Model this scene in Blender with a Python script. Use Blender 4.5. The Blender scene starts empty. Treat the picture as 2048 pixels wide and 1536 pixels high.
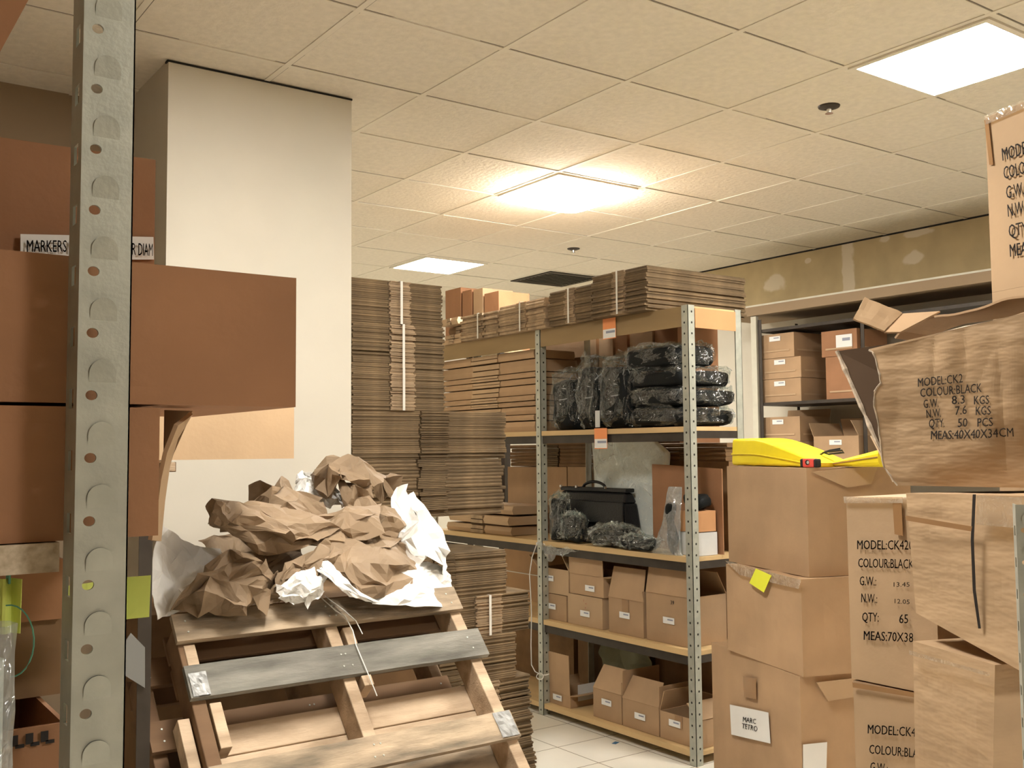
import bpy, bmesh, math, random
from math import sin, cos, pi, radians
from mathutils import Vector, Matrix, noise

sc = bpy.context.scene
COL = sc.collection
rnd = random.Random(7)

# ------------------------------------------------------------------ camera
F, YAW, PITCH, ROLL = 2039.34, 0.6216278, 0.0647176, -0.0086743
HC = 1.425
CEIL = 2.934
_f = Vector((sin(YAW) * cos(PITCH), cos(YAW) * cos(PITCH), sin(PITCH)))
_r0 = Vector((cos(YAW), -sin(YAW), 0))
_u0 = _r0.cross(_f)
_r = cos(ROLL) * _r0 + sin(ROLL) * _u0
_u = -sin(ROLL) * _r0 + cos(ROLL) * _u0
EYE = Vector((0, 0, HC))
cam = bpy.data.cameras.new('camera')
cam.sensor_width = 36
cam.lens = F / 2048 * 36
cam.clip_start = 0.05
co = bpy.data.objects.new('camera', cam)
COL.objects.link(co)
m = Matrix((_r, _u, -_f)).transposed().to_4x4()
m.translation = EYE
co.matrix_world = m
sc.camera = co


def at(px, py, x=None, y=None, z=None, d=None):
    """The point of the room seen at a place of the photo, on the plane x=, y=, z= or at depth d."""
    v = _f + _r * ((px - 1024) / F) - _u * ((py - 768) / F)
    if x is not None:
        k = x / v.x
    elif y is not None:
        k = y / v.y
    elif z is not None:
        k = (z - HC) / v.z
    else:
        k = d
    return EYE + v * k


# ------------------------------------------------------------------ world, exposure, lights
w = bpy.data.worlds.new('world')
sc.world = w
w.use_nodes = True
w.node_tree.nodes['Background'].inputs[0].default_value = (1, .9, .75, 1)
w.node_tree.nodes['Background'].inputs[1].default_value = 0.02
vs = sc.view_settings
vs.view_transform = 'Standard'
vs.look = 'None'
vs.exposure = 2.1
vs.gamma = 1
vs.use_curve_mapping = False
sc.cycles.transparent_max_bounces = 24
sc.cycles.max_bounces = 10
sc.cycles.sample_clamp_indirect = 6
LAMP = 19.0
LAMP_COL = (1.0, .955, .875)

# ------------------------------------------------------------------ object helpers


def link(o, parent=None):
    COL.objects.link(o)
    if parent is not None:
        o.parent = parent
    return o


def tag(o, label, cat, group=None, kind=None):
    if label:
        o['label'] = label
    if cat:
        o['category'] = cat
    if group:
        o['group'] = group
    if kind:
        o['kind'] = kind
    return o


def empty(name, loc, label, cat, group=None, rz=0, kind=None):
    o = bpy.data.objects.new(name, None)
    o.location = loc
    o.rotation_euler = (0, 0, rz)
    o.empty_display_size = .05
    link(o)
    return tag(o, label, cat, group, kind)


class MB:
    """Collects faces for one mesh object."""

    def __init__(s):
        s.v, s.f, s.m = [], [], []
        s.M = Matrix.Identity(4)

    def add(s, vs_, fs, mi=0):
        b = len(s.v)
        s.v += [s.M @ Vector(p) for p in vs_]
        s.f += [tuple(b + i for i in f) for f in fs]
        s.m += [mi] * len(fs)

    def box(s, x0, x1, y0, y1, z0, z1, mi=0):
        s.add([(x0, y0, z0), (x1, y0, z0), (x1, y1, z0), (x0, y1, z0), (x0, y0, z1), (x1, y0, z1), (x1, y1, z1), (x0, y1, z1)],
              [(0, 3, 2, 1), (4, 5, 6, 7), (0, 1, 5, 4), (1, 2, 6, 5), (2, 3, 7, 6), (3, 0, 4, 7)], mi)

    def hexa(s, a, b, mi=0):
        """a, b: two facing quads with the same winding."""
        s.add(list(a) + list(b), [(0, 3, 2, 1), (4, 5, 6, 7), (0, 1, 5, 4), (1, 2, 6, 5), (2, 3, 7, 6), (3, 0, 4, 7)], mi)

    def slab(s, q, t, mi=0):
        """a quad with thickness t along its normal."""
        q = [Vector(p) for p in q]
        n = (q[1] - q[0]).cross(q[3] - q[0]).normalized() * t
        s.hexa(q, [p + n for p in q], mi)

    def tube(s, pts, r, n=8, mi=0, close=False):
        pts = [Vector(p) for p in pts]
        rings = []
        for i, p in enumerate(pts):
            a = pts[max(i - 1, 0)]
            b = pts[min(i + 1, len(pts) - 1)]
            t = (b - a).normalized()
            h = Vector((0, 0, 1)) if abs(t.z) < .9 else Vector((1, 0, 0))
            e = t.cross(h).normalized()
            g = t.cross(e)
            rr = r[i] if isinstance(r, (list, tuple)) else r
            rings.append([p + (e * cos(2 * pi * k / n) + g * sin(2 * pi * k / n)) * rr for k in range(n)])
        vs_ = [q for ring in rings for q in ring]
        fs = []
        for i in range(len(pts) - 1):
            for k in range(n):
                fs.append((i * n + k, i * n + (k + 1) % n, (i + 1) * n + (k + 1) % n, (i + 1) * n + k))
        fs.append(tuple(range(n))[::-1])
        fs.append(tuple((len(pts) - 1) * n + k for k in range(n)))
        s.add(vs_, fs, mi)

    def grid(s, P, mi=0):
        n, k = len(P), len(P[0])
        vs_ = [p for row in P for p in row]
        fs = [(i * k + j, i * k + j + 1, (i + 1) * k + j + 1, (i + 1) * k + j) for i in range(n - 1) for j in range(k - 1)]
        s.add(vs_, fs, mi)

    def mesh(s, name, mats, smooth=False):
        me = bpy.data.meshes.new(name)
        me.from_pydata([tuple(p) for p in s.v], [], s.f)
        for m_ in mats if isinstance(mats, (list, tuple)) else [mats]:
            me.materials.append(m_)
        me.polygons.foreach_set('material_index', s.m)
        if smooth:
            me.polygons.foreach_set('use_smooth', [True] * len(s.f))
        me.update()
        return me

    def build(s, name, mats, parent=None, smooth=False, bevel=0, solid=0):
        o = bpy.data.objects.new(name, s.mesh(name, mats, smooth))
        link(o, parent)
        if solid:
            k = o.modifiers.new('solid', 'SOLIDIFY')
            k.thickness = solid
            k.offset = 0
        if bevel:
            k = o.modifiers.new('bevel', 'BEVEL')
            k.width = bevel
            k.segments = 2
            k.limit_method = 'ANGLE'
        return o


def copy_tree(o, parent=None):
    c = o.copy()
    COL.objects.link(c)
    c.parent = parent
    for ch in o.children:
        copy_tree(ch, c)
    return c


# ------------------------------------------------------------------ materials
def mat(name, col, rough=.7, metal=0, var=.0, scale=8, bump=0, bscale=60, col2=None, rand=0, spec=.3, stretch=(1, 1, 1), detail=4):
    m_ = bpy.data.materials.new(name)
    m_.use_nodes = True
    nt = m_.node_tree
    b = nt.nodes['Principled BSDF']
    b.inputs['Roughness'].default_value = rough
    b.inputs['Metallic'].default_value = metal
    b.inputs['Specular IOR Level'].default_value = spec
    b.inputs['Base Color'].default_value = (*col, 1)
    tc = nt.nodes.new('ShaderNodeTexCoord')
    mp = nt.nodes.new('ShaderNodeMapping')
    mp.inputs['Scale'].default_value = stretch
    nt.links.new(tc.outputs['Object'], mp.inputs['Vector'])
    out = None
    if var or col2:
        n = nt.nodes.new('ShaderNodeTexNoise')
        n.inputs['Scale'].default_value = scale
        n.inputs['Detail'].default_value = detail
        nt.links.new(mp.outputs[0], n.inputs['Vector'])
        r = nt.nodes.new('ShaderNodeValToRGB')
        r.color_ramp.elements[0].position = .32
        r.color_ramp.elements[1].position = .68
        c2 = col2 or tuple(c * (1 + var) for c in col)
        c1 = col if col2 else tuple(c * (1 - var) for c in col)
        r.color_ramp.elements[0].color = (*c1, 1)
        r.color_ramp.elements[1].color = (*c2, 1)
        nt.links.new(n.outputs['Fac'], r.inputs[0])
        out = r.outputs[0]
    if rand:
        oi = nt.nodes.new('ShaderNodeObjectInfo')
        mr = nt.nodes.new('ShaderNodeMapRange')
        mr.inputs['To Min'].default_value = 1 - rand
        mr.inputs['To Max'].default_value = 1 + rand
        nt.links.new(oi.outputs['Random'], mr.inputs['Value'])
        hs = nt.nodes.new('ShaderNodeHueSaturation')
        nt.links.new(mr.outputs[0], hs.inputs['Value'])
        if out is not None:
            nt.links.new(out, hs.inputs['Color'])
        else:
            hs.inputs['Color'].default_value = (*col, 1)
        out = hs.outputs[0]
    if out is not None:
        nt.links.new(out, b.inputs['Base Color'])
    if bump:
        n2 = nt.nodes.new('ShaderNodeTexNoise')
        n2.inputs['Scale'].default_value = bscale
        n2.inputs['Detail'].default_value = 3
        nt.links.new(mp.outputs[0], n2.inputs['Vector'])
        bp = nt.nodes.new('ShaderNodeBump')
        bp.inputs['Strength'].default_value = bump
        bp.inputs['Distance'].default_value = .01
        nt.links.new(n2.outputs['Fac'], bp.inputs['Height'])
        nt.links.new(bp.outputs[0], b.inputs['Normal'])
    return m_


KR = (.44, .29, .168)
M = dict(
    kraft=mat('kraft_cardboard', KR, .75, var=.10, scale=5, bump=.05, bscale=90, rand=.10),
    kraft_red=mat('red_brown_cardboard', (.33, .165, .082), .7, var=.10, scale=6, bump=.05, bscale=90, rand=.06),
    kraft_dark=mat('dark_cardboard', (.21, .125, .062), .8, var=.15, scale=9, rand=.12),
    kraft_pale=mat('pale_cardboard', (.49, .34, .205), .7, var=.08, scale=4, bump=.05, bscale=70, rand=.06),
    inside_shade=mat('shaded_carton_inside', (.085, .052, .03), .9, var=.1, scale=6),  # shade inside the torn carton, put into the board colour
    torn=mat('torn_paper_edge', (.52, .43, .33), .9, var=.3, scale=60),
    kraft_in=mat('cardboard_inside', (.36, .21, .10), .85, var=.08, scale=6),
    fold=mat('folded_cardboard_edge', (.165, .113, .062), .85, var=.25, scale=14, rand=.22, stretch=(1, 1, 3)),
    raw=mat('raw_cardboard_edge', (.37, .265, .165), .85, var=.2, scale=30, rand=.16),
    tape=mat('brown_packing_tape', (.33, .185, .085), .18, var=.06, scale=10, spec=.6),
    kraft_crushed=mat('crushed_pale_cardboard', (.47, .325, .195), .55, var=.10, scale=4, bump=.9, bscale=7, rand=.06, stretch=(1, 1, 3.2)),
    label=mat('white_label', (.80, .80, .78), .5, var=.02),
    ink=mat('black_ink', (.025, .02, .018), .7),
    ink_soft=mat('grey_blue_ink', (.30, .32, .40), .7),
    red_ink=mat('red_ink', (.35, .06, .05), .7),
    steel=mat('galvanised_steel', (.44, .45, .39), .45, metal=.35, var=.10, scale=25, bump=.04, bscale=200),
    steel_dark=mat('dark_steel', (.055, .045, .036), .5, metal=.3, var=.15, scale=12),
    cream_steel=mat('cream_painted_steel', (.60, .58, .48), .5, var=.06, scale=10),
    shelf_wood=mat('plywood_shelf', (.60, .42, .21), .6, var=.14, scale=7, stretch=(1, .2, 1)),
    fascia=mat('shaded_shelf_fascia', (.30, .205, .10), .65, var=.14, scale=7, stretch=(1, .2, 1)),  # shelf plywood darkened: the shade on the top edge is painted in
    grey_sheet=mat('grey_plastic_sheet', (.22, .22, .21), .5),
    shelf_under=mat('particle_board', (.33, .24, .13), .8, col2=(.47, .36, .22), scale=70),
    chip=mat('speckled_particle_board', (.42, .33, .22), .7, col2=(.66, .56, .42), scale=120),
    pallet=mat('weathered_pallet_wood', (.15, .12, .085), .8, col2=(.50, .385, .265), scale=4.5, bump=.25, bscale=40, stretch=(1.0, 5, 5), rand=.08, detail=8),
    pallet_grey=mat('grey_weathered_wood', (.10, .095, .08), .75, col2=(.29, .275, .235), scale=3.5, bump=.3, bscale=40, stretch=(1.0, 5, 5), detail=8),
    pallet_light=mat('fresh_pallet_wood', (.33, .235, .15), .75, col2=(.66, .50, .345), scale=3, bump=.2, bscale=40, stretch=(1.2, 5, 5), detail=8),
    pallet_dark=mat('dark_pallet_wood', (.15, .085, .045), .8, col2=(.22, .13, .07), scale=6, stretch=(.35, 2, 2)),
    paper_brown=mat('brown_kraft_paper', (.27, .19, .118), .65, var=.10, scale=9),
    paper_white=mat('white_packing_paper', (.80, .79, .76), .6, var=.03, scale=9),
    black=mat('black_leather', (.006, .006, .007), .42, spec=.35, bump=.2, bscale=120),
    black_soft=mat('black_nylon', (.007, .008, .008), .6, spec=.15, bump=.2, bscale=200),
    strap=mat('white_strap', (.72, .70, .64), .4),
    orange=mat('orange_card', (.86, .33, .13), .6),
    orange_box=mat('orange_cardboard', (.52, .27, .125), .6, var=.05),
    white_box=mat('white_cardboard', (.60, .60, .58), .6, var=.05),
    yellow=mat('yellow_vinyl', (.86, .70, .02), .35, spec=.5, var=.06, scale=12),
    red=mat('red_plastic', (.72, .08, .06), .35, spec=.5),
    rubber=mat('black_rubber', (.02, .02, .02), .6),
    plate=mat('dull_metal_plate', (.30, .30, .29), .5, metal=.4, var=.2, scale=30),
    chrome=mat('chrome', (.7, .7, .7), .2, metal=1),
    note=mat('green_yellow_note', (.62, .70, .16), .6, var=.06),
    note_bright=mat('yellow_sticky_note', (.82, .86, .06), .6, var=.03),
    foam=mat('white_foam', (.80, .81, .77), .6, var=.08, scale=8, bump=.3, bscale=40),
    green_bag=mat('grey_green_sheet', (.30, .31, .21), .6, var=.1),
    cord=mat('white_cord', (.75, .74, .70), .6),
    green_cord=mat('green_cord', (.12, .36, .25), .5),
    pillar=mat('painted_wall', (.66, .62, .53), .85, var=.03, scale=3, bump=.03, bscale=40),
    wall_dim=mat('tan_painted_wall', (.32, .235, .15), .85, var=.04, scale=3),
    blue=mat('blue_tape', (.05, .16, .30), .5),
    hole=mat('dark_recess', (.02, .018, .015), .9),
)


def plastic(name, clear=.62, tint=(.85, .9, .9), rough=.16, crinkle=1.0, scale=22, streak=.55):
    m_ = bpy.data.materials.new(name)
    m_.use_nodes = True
    nt = m_.node_tree
    nt.nodes.remove(nt.nodes['Principled BSDF'])
    out = nt.nodes['Material Output']
    tr = nt.nodes.new('ShaderNodeBsdfTransparent')
    tr.inputs[0].default_value = (*tint, 1)
    gl = nt.nodes.new('ShaderNodeBsdfGlossy')
    gl.inputs['Roughness'].default_value = rough
    gl.inputs['Color'].default_value = (1, 1, 1, 1)
    df = nt.nodes.new('ShaderNodeBsdfTranslucent')
    df.inputs[0].default_value = (.8, .82, .82, 1)
    d2 = nt.nodes.new('ShaderNodeBsdfDiffuse')
    d2.inputs[0].default_value = (.8, .82, .82, 1)
    tc = nt.nodes.new('ShaderNodeTexCoord')
    n = nt.nodes.new('ShaderNodeTexNoise')
    n.inputs['Scale'].default_value = scale
    n.inputs['Detail'].default_value = 2
    n.inputs['Distortion'].default_value = 1.2
    nt.links.new(tc.outputs['Object'], n.inputs['Vector'])
    bp = nt.nodes.new('ShaderNodeBump')
    bp.inputs['Strength'].default_value = crinkle
    bp.inputs['Distance'].default_value = .03
    nt.links.new(n.outputs['Fac'], bp.inputs['Height'])
    nt.links.new(bp.outputs[0], gl.inputs['Normal'])
    lw = nt.nodes.new('ShaderNodeLayerWeight')
    lw.inputs['Blend'].default_value = .25
    mr = nt.nodes.new('ShaderNodeMapRange')
    mr.inputs['To Min'].default_value = .085
    mr.inputs['To Max'].default_value = .22
    nt.links.new(lw.outputs['Facing'], mr.inputs['Value'])
    mxd = nt.nodes.new('ShaderNodeMixShader')
    mxd.inputs[0].default_value = .5
    nt.links.new(df.outputs[0], mxd.inputs[1])
    nt.links.new(d2.outputs[0], mxd.inputs[2])
    mx0 = nt.nodes.new('ShaderNodeMixShader')
    n3 = nt.nodes.new('ShaderNodeTexVoronoi')
    n3.feature = 'DISTANCE_TO_EDGE'
    n3.inputs['Scale'].default_value = 13
    nt.links.new(tc.outputs['Object'], n3.inputs['Vector'])
    n4 = nt.nodes.new('ShaderNodeTexVoronoi')
    n4.inputs['Scale'].default_value = 13
    nt.links.new(tc.outputs['Object'], n4.inputs['Vector'])
    ad = nt.nodes.new('ShaderNodeMath')
    ad.operation = 'MULTIPLY_ADD'
    nt.links.new(n4.outputs['Distance'], ad.inputs[0])
    ad.inputs[1].default_value = 1.6
    nt.links.new(n.outputs['Fac'], ad.inputs[2])
    nt.links.new(ad.outputs[0], bp.inputs['Height'])
    gt = nt.nodes.new('ShaderNodeTexNoise')
    gt.inputs['Scale'].default_value = 7
    nt.links.new(tc.outputs['Object'], gt.inputs['Vector'])
    g2 = nt.nodes.new('ShaderNodeMapRange')
    g2.inputs['From Min'].default_value = .48
    g2.inputs['From Max'].default_value = .60
    nt.links.new(gt.outputs['Fac'], g2.inputs['Value'])
    sb = nt.nodes.new('ShaderNodeMath')
    sb.operation = 'SUBTRACT'
    sb.inputs[0].default_value = 1
    nt.links.new(g2.outputs[0], sb.inputs[1])
    ad3 = nt.nodes.new('ShaderNodeMath')
    ad3.operation = 'MULTIPLY_ADD'
    nt.links.new(sb.outputs[0], ad3.inputs[0])
    ad3.inputs[1].default_value = .2
    nt.links.new(n3.outputs['Distance'], ad3.inputs[2])
    rp = nt.nodes.new('ShaderNodeValToRGB')
    base_ = 1 - clear
    while len(rp.color_ramp.elements) < 4:
        rp.color_ramp.elements.new(.5)
    for e_, (ps, v_) in zip(rp.color_ramp.elements, ((0, min(1, base_ + streak)), (.012, min(1, base_ + streak * .7)), (.05, base_ + streak * .12), (.10, base_))):  # whitish crease streaks painted in to add highlights on the folds
        e_.position = ps
        e_.color = (v_, v_, v_, 1)
    nt.links.new(ad3.outputs[0], rp.inputs[0])
    nt.links.new(rp.outputs[0], mx0.inputs[0])
    nt.links.new(tr.outputs[0], mx0.inputs[1])
    nt.links.new(mxd.outputs[0], mx0.inputs[2])
    mx = nt.nodes.new('ShaderNodeMixShader')
    nt.links.new(mr.outputs[0], mx.inputs[0])
    nt.links.new(mx0.outputs[0], mx.inputs[1])
    nt.links.new(gl.outputs[0], mx.inputs[2])
    nt.links.new(mx.outputs[0], out.inputs[0])
    return m_


M['poly'] = plastic('clear_polythene', .975, tint=(.93, .96, .96), rough=.09, crinkle=.9, scale=26)
M['poly_milky'] = plastic('milky_polythene', .72, crinkle=.8)
M['cleartape'] = plastic('clear_packing_tape', .80, tint=(.95, .88, .75), rough=.12, crinkle=.35, scale=30, streak=0)


def emit(name, col, st):
    m_ = bpy.data.materials.new(name)
    m_.use_nodes = True
    b = m_.node_tree.nodes['Principled BSDF']
    b.inputs['Base Color'].default_value = (.8, .8, .8, 1)
    b.inputs['Emission Color'].default_value = (*col, 1)
    b.inputs['Emission Strength'].default_value = st
    return m_


M['lamp'] = emit('lit_diffuser', LAMP_COL, LAMP)


def ceiling_mat():
    m_ = mat('acoustic_ceiling_tile', (.77, .715, .61), .9, bump=.35, bscale=45, var=.05, scale=30)
    nt = m_.node_tree
    b = nt.nodes['Principled BSDF']
    src = b.inputs['Base Color'].links[0].from_socket
    tc = nt.nodes.new('ShaderNodeTexCoord')
    sp = nt.nodes.new('ShaderNodeSeparateXYZ')
    nt.links.new(tc.outputs['Object'], sp.inputs[0])

    def mth(op, a, b_=None, c=None):
        n = nt.nodes.new('ShaderNodeMath')
        n.operation = op
        for i, v in enumerate((a, b_, c)):
            if v is None:
                continue
            if isinstance(v, (int, float)):
                n.inputs[i].default_value = v
            else:
                nt.links.new(v, n.inputs[i])
        return n.outputs[0]

    nz = nt.nodes.new('ShaderNodeTexNoise')
    nz.inputs['Scale'].default_value = 1.3
    nt.links.new(tc.outputs['Object'], nz.inputs['Vector'])
    gate = mth('GREATER_THAN', nz.outputs['Fac'], .47)
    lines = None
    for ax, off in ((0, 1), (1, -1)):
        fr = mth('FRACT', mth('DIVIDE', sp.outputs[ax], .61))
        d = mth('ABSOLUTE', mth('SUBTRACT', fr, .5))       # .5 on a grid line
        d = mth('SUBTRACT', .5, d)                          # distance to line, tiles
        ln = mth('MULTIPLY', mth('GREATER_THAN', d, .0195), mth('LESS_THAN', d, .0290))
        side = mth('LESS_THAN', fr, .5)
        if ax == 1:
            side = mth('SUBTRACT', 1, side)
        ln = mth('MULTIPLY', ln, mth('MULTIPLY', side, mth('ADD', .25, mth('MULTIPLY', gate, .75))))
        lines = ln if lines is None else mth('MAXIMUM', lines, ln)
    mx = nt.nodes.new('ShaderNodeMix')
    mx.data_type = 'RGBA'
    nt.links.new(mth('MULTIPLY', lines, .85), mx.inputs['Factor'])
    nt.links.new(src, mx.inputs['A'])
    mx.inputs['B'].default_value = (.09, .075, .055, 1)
    nt.links.new(mx.outputs['Result'], b.inputs['Base Color'])
    return m_


def floor_mat():
    m_ = mat('cream_floor_tile', (.86, .82, .72), .28, var=.03, scale=5, spec=.5)
    nt = m_.node_tree
    b = nt.nodes['Principled BSDF']
    src = b.inputs['Base Color'].links[0].from_socket
    tc = nt.nodes.new('ShaderNodeTexCoord')
    mp = nt.nodes.new('ShaderNodeMapping')
    mp.inputs['Location'].default_value = (-3.074 % .305, -3.638 % .305, 0)
    mp.inputs['Location'].default_value = (-(3.074 % .305), -(3.638 % .305), 0)
    nt.links.new(tc.outputs['Object'], mp.inputs['Vector'])
    br = nt.nodes.new('ShaderNodeTexBrick')
    br.offset = 0
    br.inputs['Scale'].default_value = 1
    br.inputs['Brick Width'].default_value = .305
    br.inputs['Row Height'].default_value = .305
    br.inputs['Mortar Size'].default_value = .0028
    br.inputs['Color1'].default_value = (0, 0, 0, 1)
    br.inputs['Color2'].default_value = (0, 0, 0, 1)
    br.inputs['Mortar'].default_value = (1, 1, 1, 1)
    nt.links.new(mp.outputs[0], br.inputs['Vector'])
    mx = nt.nodes.new('ShaderNodeMix')
    mx.data_type = 'RGBA'
    nt.links.new(br.outputs['Color'], mx.inputs['Factor'])
    nt.links.new(src, mx.inputs['A'])
    mx.inputs['B'].default_value = (.22, .16, .10, 1)
    nt.links.new(mx.outputs['Result'], b.inputs['Base Color'])
    return m_


def drywall_mat():
    """bare drywall with dabs and a taped seam of white filler."""
    m_ = mat('bare_drywall', (.45, .355, .20), .9, var=.07, scale=6)
    nt = m_.node_tree
    b = nt.nodes['Principled BSDF']
    src = b.inputs['Base Color'].links[0].from_socket
    tc = nt.nodes.new('ShaderNodeTexCoord')
    nz = nt.nodes.new('ShaderNodeTexNoise')
    nz.inputs['Scale'].default_value = 9
    nt.links.new(tc.outputs['Object'], nz.inputs['Vector'])
    total = None
    for (y, z, sy, sz) in ((4.60, 2.72, .055, .6), (5.29, 2.72, .10, .07), (4.06, 2.73, .09, .045), (4.03, 2.90, .13, .03), (4.29, 2.905, .05, .03), (4.96, 2.85, .03, .02), (3.2, 2.7, .1, .1)):
        mp = nt.nodes.new('ShaderNodeMapping')
        mp.vector_type = 'POINT'
        mp.inputs['Location'].default_value = (0, -y / sy, -z / sz)
        mp.inputs['Scale'].default_value = (0, 1 / sy, 1 / sz)
        nt.links.new(tc.outputs['Object'], mp.inputs['Vector'])
        ln = nt.nodes.new('ShaderNodeVectorMath')
        ln.operation = 'LENGTH'
        nt.links.new(mp.outputs[0], ln.inputs[0])
        ad = nt.nodes.new('ShaderNodeMath')
        ad.operation = 'MULTIPLY_ADD'
        nt.links.new(nz.outputs['Fac'], ad.inputs[0])
        ad.inputs[1].default_value = 1.6
        nt.links.new(ln.outputs['Value'], ad.inputs[2])
        mr = nt.nodes.new('ShaderNodeMapRange')
        mr.inputs['From Min'].default_value = 1.85
        mr.inputs['From Max'].default_value = 1.55
        nt.links.new(ad.outputs[0], mr.inputs['Value'])
        if total is None:
            total = mr.outputs[0]
        else:
            mm = nt.nodes.new('ShaderNodeMath')
            mm.operation = 'MAXIMUM'
            nt.links.new(total, mm.inputs[0])
            nt.links.new(mr.outputs[0], mm.inputs[1])
            total = mm.outputs[0]
    mx = nt.nodes.new('ShaderNodeMix')
    mx.data_type = 'RGBA'
    nt.links.new(total, mx.inputs['Factor'])
    nt.links.new(src, mx.inputs['A'])
    mx.inputs['B'].default_value = (.60, .52, .38, 1)
    nt.links.new(mx.outputs['Result'], b.inputs['Base Color'])
    return m_


M['ceiling'] = ceiling_mat()
M['floor'] = floor_mat()
M['drywall'] = drywall_mat()

# ------------------------------------------------------------------ the room
GX, GY, T = 1.5607, 3.0632, .61      # a ceiling grid crossing and the tile size
X0, X1, Y0, Y1 = -3.0, 6.35, -3.2, 8.7


def struct(name, bm, mm, **k):
    o = bm.build(name, mm, **k)
    o['kind'] = 'structure'
    return o


b = MB(); b.box(X0, X1, Y0, Y1, -.1, 0); struct('floor', b, M['floor'])
b = MB(); b.box(X0 - GX, X1 - GX, Y0 - GY, Y1 - GY, 0, .1)
o = struct('ceiling', b, M['ceiling']); o.location = (GX, GY, CEIL)
b = MB()
for i in range(-8, 9):
    x = GX + i * T
    if X0 < x < X1 - .05:
        b.box(x - .012, x + .012, Y0, Y1, CEIL - .004, CEIL)
for j in range(-11, 10):
    y = GY + j * T
    if Y0 < y < Y1:
        b.box(X0, X1, y - .012, y + .012, CEIL - .0035, CEIL)
grid_m = mat('ceiling_grid_white', (.77, .72, .615), .7)
struct('trim_1', b, grid_m)
b = MB(); b.box(X1, X1 + .1, Y0, Y1, 0, 2.47); struct('wall_right', b, M['pillar'])
b = MB(); b.box(X1, X1 + .1, Y0, Y1, 2.47, CEIL + .1); struct('wall_right_upper', b, M['drywall'])
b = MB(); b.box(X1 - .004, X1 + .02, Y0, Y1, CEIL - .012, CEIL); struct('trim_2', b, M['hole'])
b = MB(); b.box(1.94, X1, Y1, Y1 + .1, 0, CEIL + .1); struct('wall_back', b, M['pillar'])
b = MB(); b.box(X0, 1.3, 4.49, 4.59, 0, CEIL + .1); struct('wall_left', b, M['wall_dim'])
b = MB(); b.box(1.165, 1.942, 3.872, Y1 + .1, 0, CEIL + .05); struct('wall_pillar', b, M['pillar'])
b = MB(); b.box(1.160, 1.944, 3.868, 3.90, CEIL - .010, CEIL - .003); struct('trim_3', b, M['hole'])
b = MB(); b.box(X0 - .1, X0, Y0, 4.6, 0, CEIL + .1); struct('wall_side', b, M['wall_dim'])
b = MB(); b.box(X0, X1, Y0 - .1, Y0, 0, CEIL + .1); struct('wall_front', b, M['wall_dim'])


def troffer(i, j, label, drop=.0):
    x, y = GX + (i + .5) * T, GY + (-j - .5) * T
    r = empty('ceiling_light', (x, y, CEIL), label, 'ceiling light', 'fluorescent ceiling lights')
    b = MB()
    a, c = .292, .268
    for (x0, x1, y0, y1) in ((-a, a, -a, -c), (-a, a, c, a), (-a, -c, -c, c), (c, a, -c, c)):
        b.box(x0, x1, y0, y1, -.012, .0)
    b.build('frame', grid_m, r)
    b = MB()
    if drop:
        n = 12
        P = []
        for p in range(n + 1):
            row = []
            for q in range(n + 1):
                u, v = p / n * 2 - 1, q / n * 2 - 1
                row.append((u * c, v * c, -.004 - drop * (1 - u ** 6) ** .5 * (1 - v ** 6) ** .5))
            P.append(row)
        b.grid(P)
        b.f = [f[::-1] for f in b.f]
        b.build('diffuser', M['lamp'], r, smooth=True)
    else:
        b.box(-c, c, -c, c, -.010, -.003)
        b.build('diffuser', M['lamp'], r)
    return r


troffer(3, 1, 'square lit ceiling panel nearest the camera, above the taped cartons')
troffer(3, -3, 'glowing ceiling light in the middle of the ceiling, lens bulged to spread its glow', .075)  # bulged lens shape added so the glow spreads over the ceiling
troffer(4, -7, 'small bright ceiling panel far off above the cardboard tower')
troffer(0, 7, 'added fill light panel overhead behind the viewpoint')  # added lamp that brightens the dark near-left side
troffer(-1, 1, 'ceiling light panel above the pallet, out of the top of the view')

v = empty('ceiling_vent', (GX + 6.5 * T, GY + 6.5 * T, CEIL), 'dark louvred air vent set in the ceiling above the shelf', 'vent')
b = MB()
for (x0, x1, y0, y1) in ((-.29, .29, -.29, -.25), (-.29, .29, .25, .29), (-.29, -.25, -.25, .25), (.25, .29, -.25, .25)):
    b.box(x0, x1, y0, y1, -.012, 0)
b.build('frame', M['steel_dark'], v)
b = MB(); b.box(-.25, .25, -.25, .25, -.004, -.001); b.build('backing', M['hole'], v)
b = MB()
for k in range(9):
    y = -.23 + k * .055
    b.hexa([(-.25, y, -.012), (.25, y, -.012), (.25, y + .03, -.005), (-.25, y + .03, -.005)], [(-.25, y, -.010), (.25, y, -.010), (.25, y + .03, -.003), (-.25, y + .03, -.003)])
b.build('louver', M['cream_steel'], v)

for k, (x, y, lb) in enumerate(((3.73, 2.777, 'small metal sprinkler head in the ceiling near the large light panel'), (4.802, 5.894, 'small metal sprinkler head in the ceiling beyond the glowing light'))):
    r = empty('sprinkler_head', (x, y, CEIL), lb, 'sprinkler', 'ceiling sprinklers')
    b = MB()
    b.tube([(0, 0, 0), (0, 0, -.006), (0, 0, -.014)], [.048, .046, .022], 20)
    b.build('escutcheon', M['steel_dark'], r, smooth=False)
    b = MB()
    b.tube([(0, 0, -.012), (0, 0, -.03), (0, 0, -.034)], [.012, .010, .018], 12)
    b.build('nozzle', M['chrome'], r)


# ------------------------------------------------------------------ lettering
_tc = {}


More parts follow.
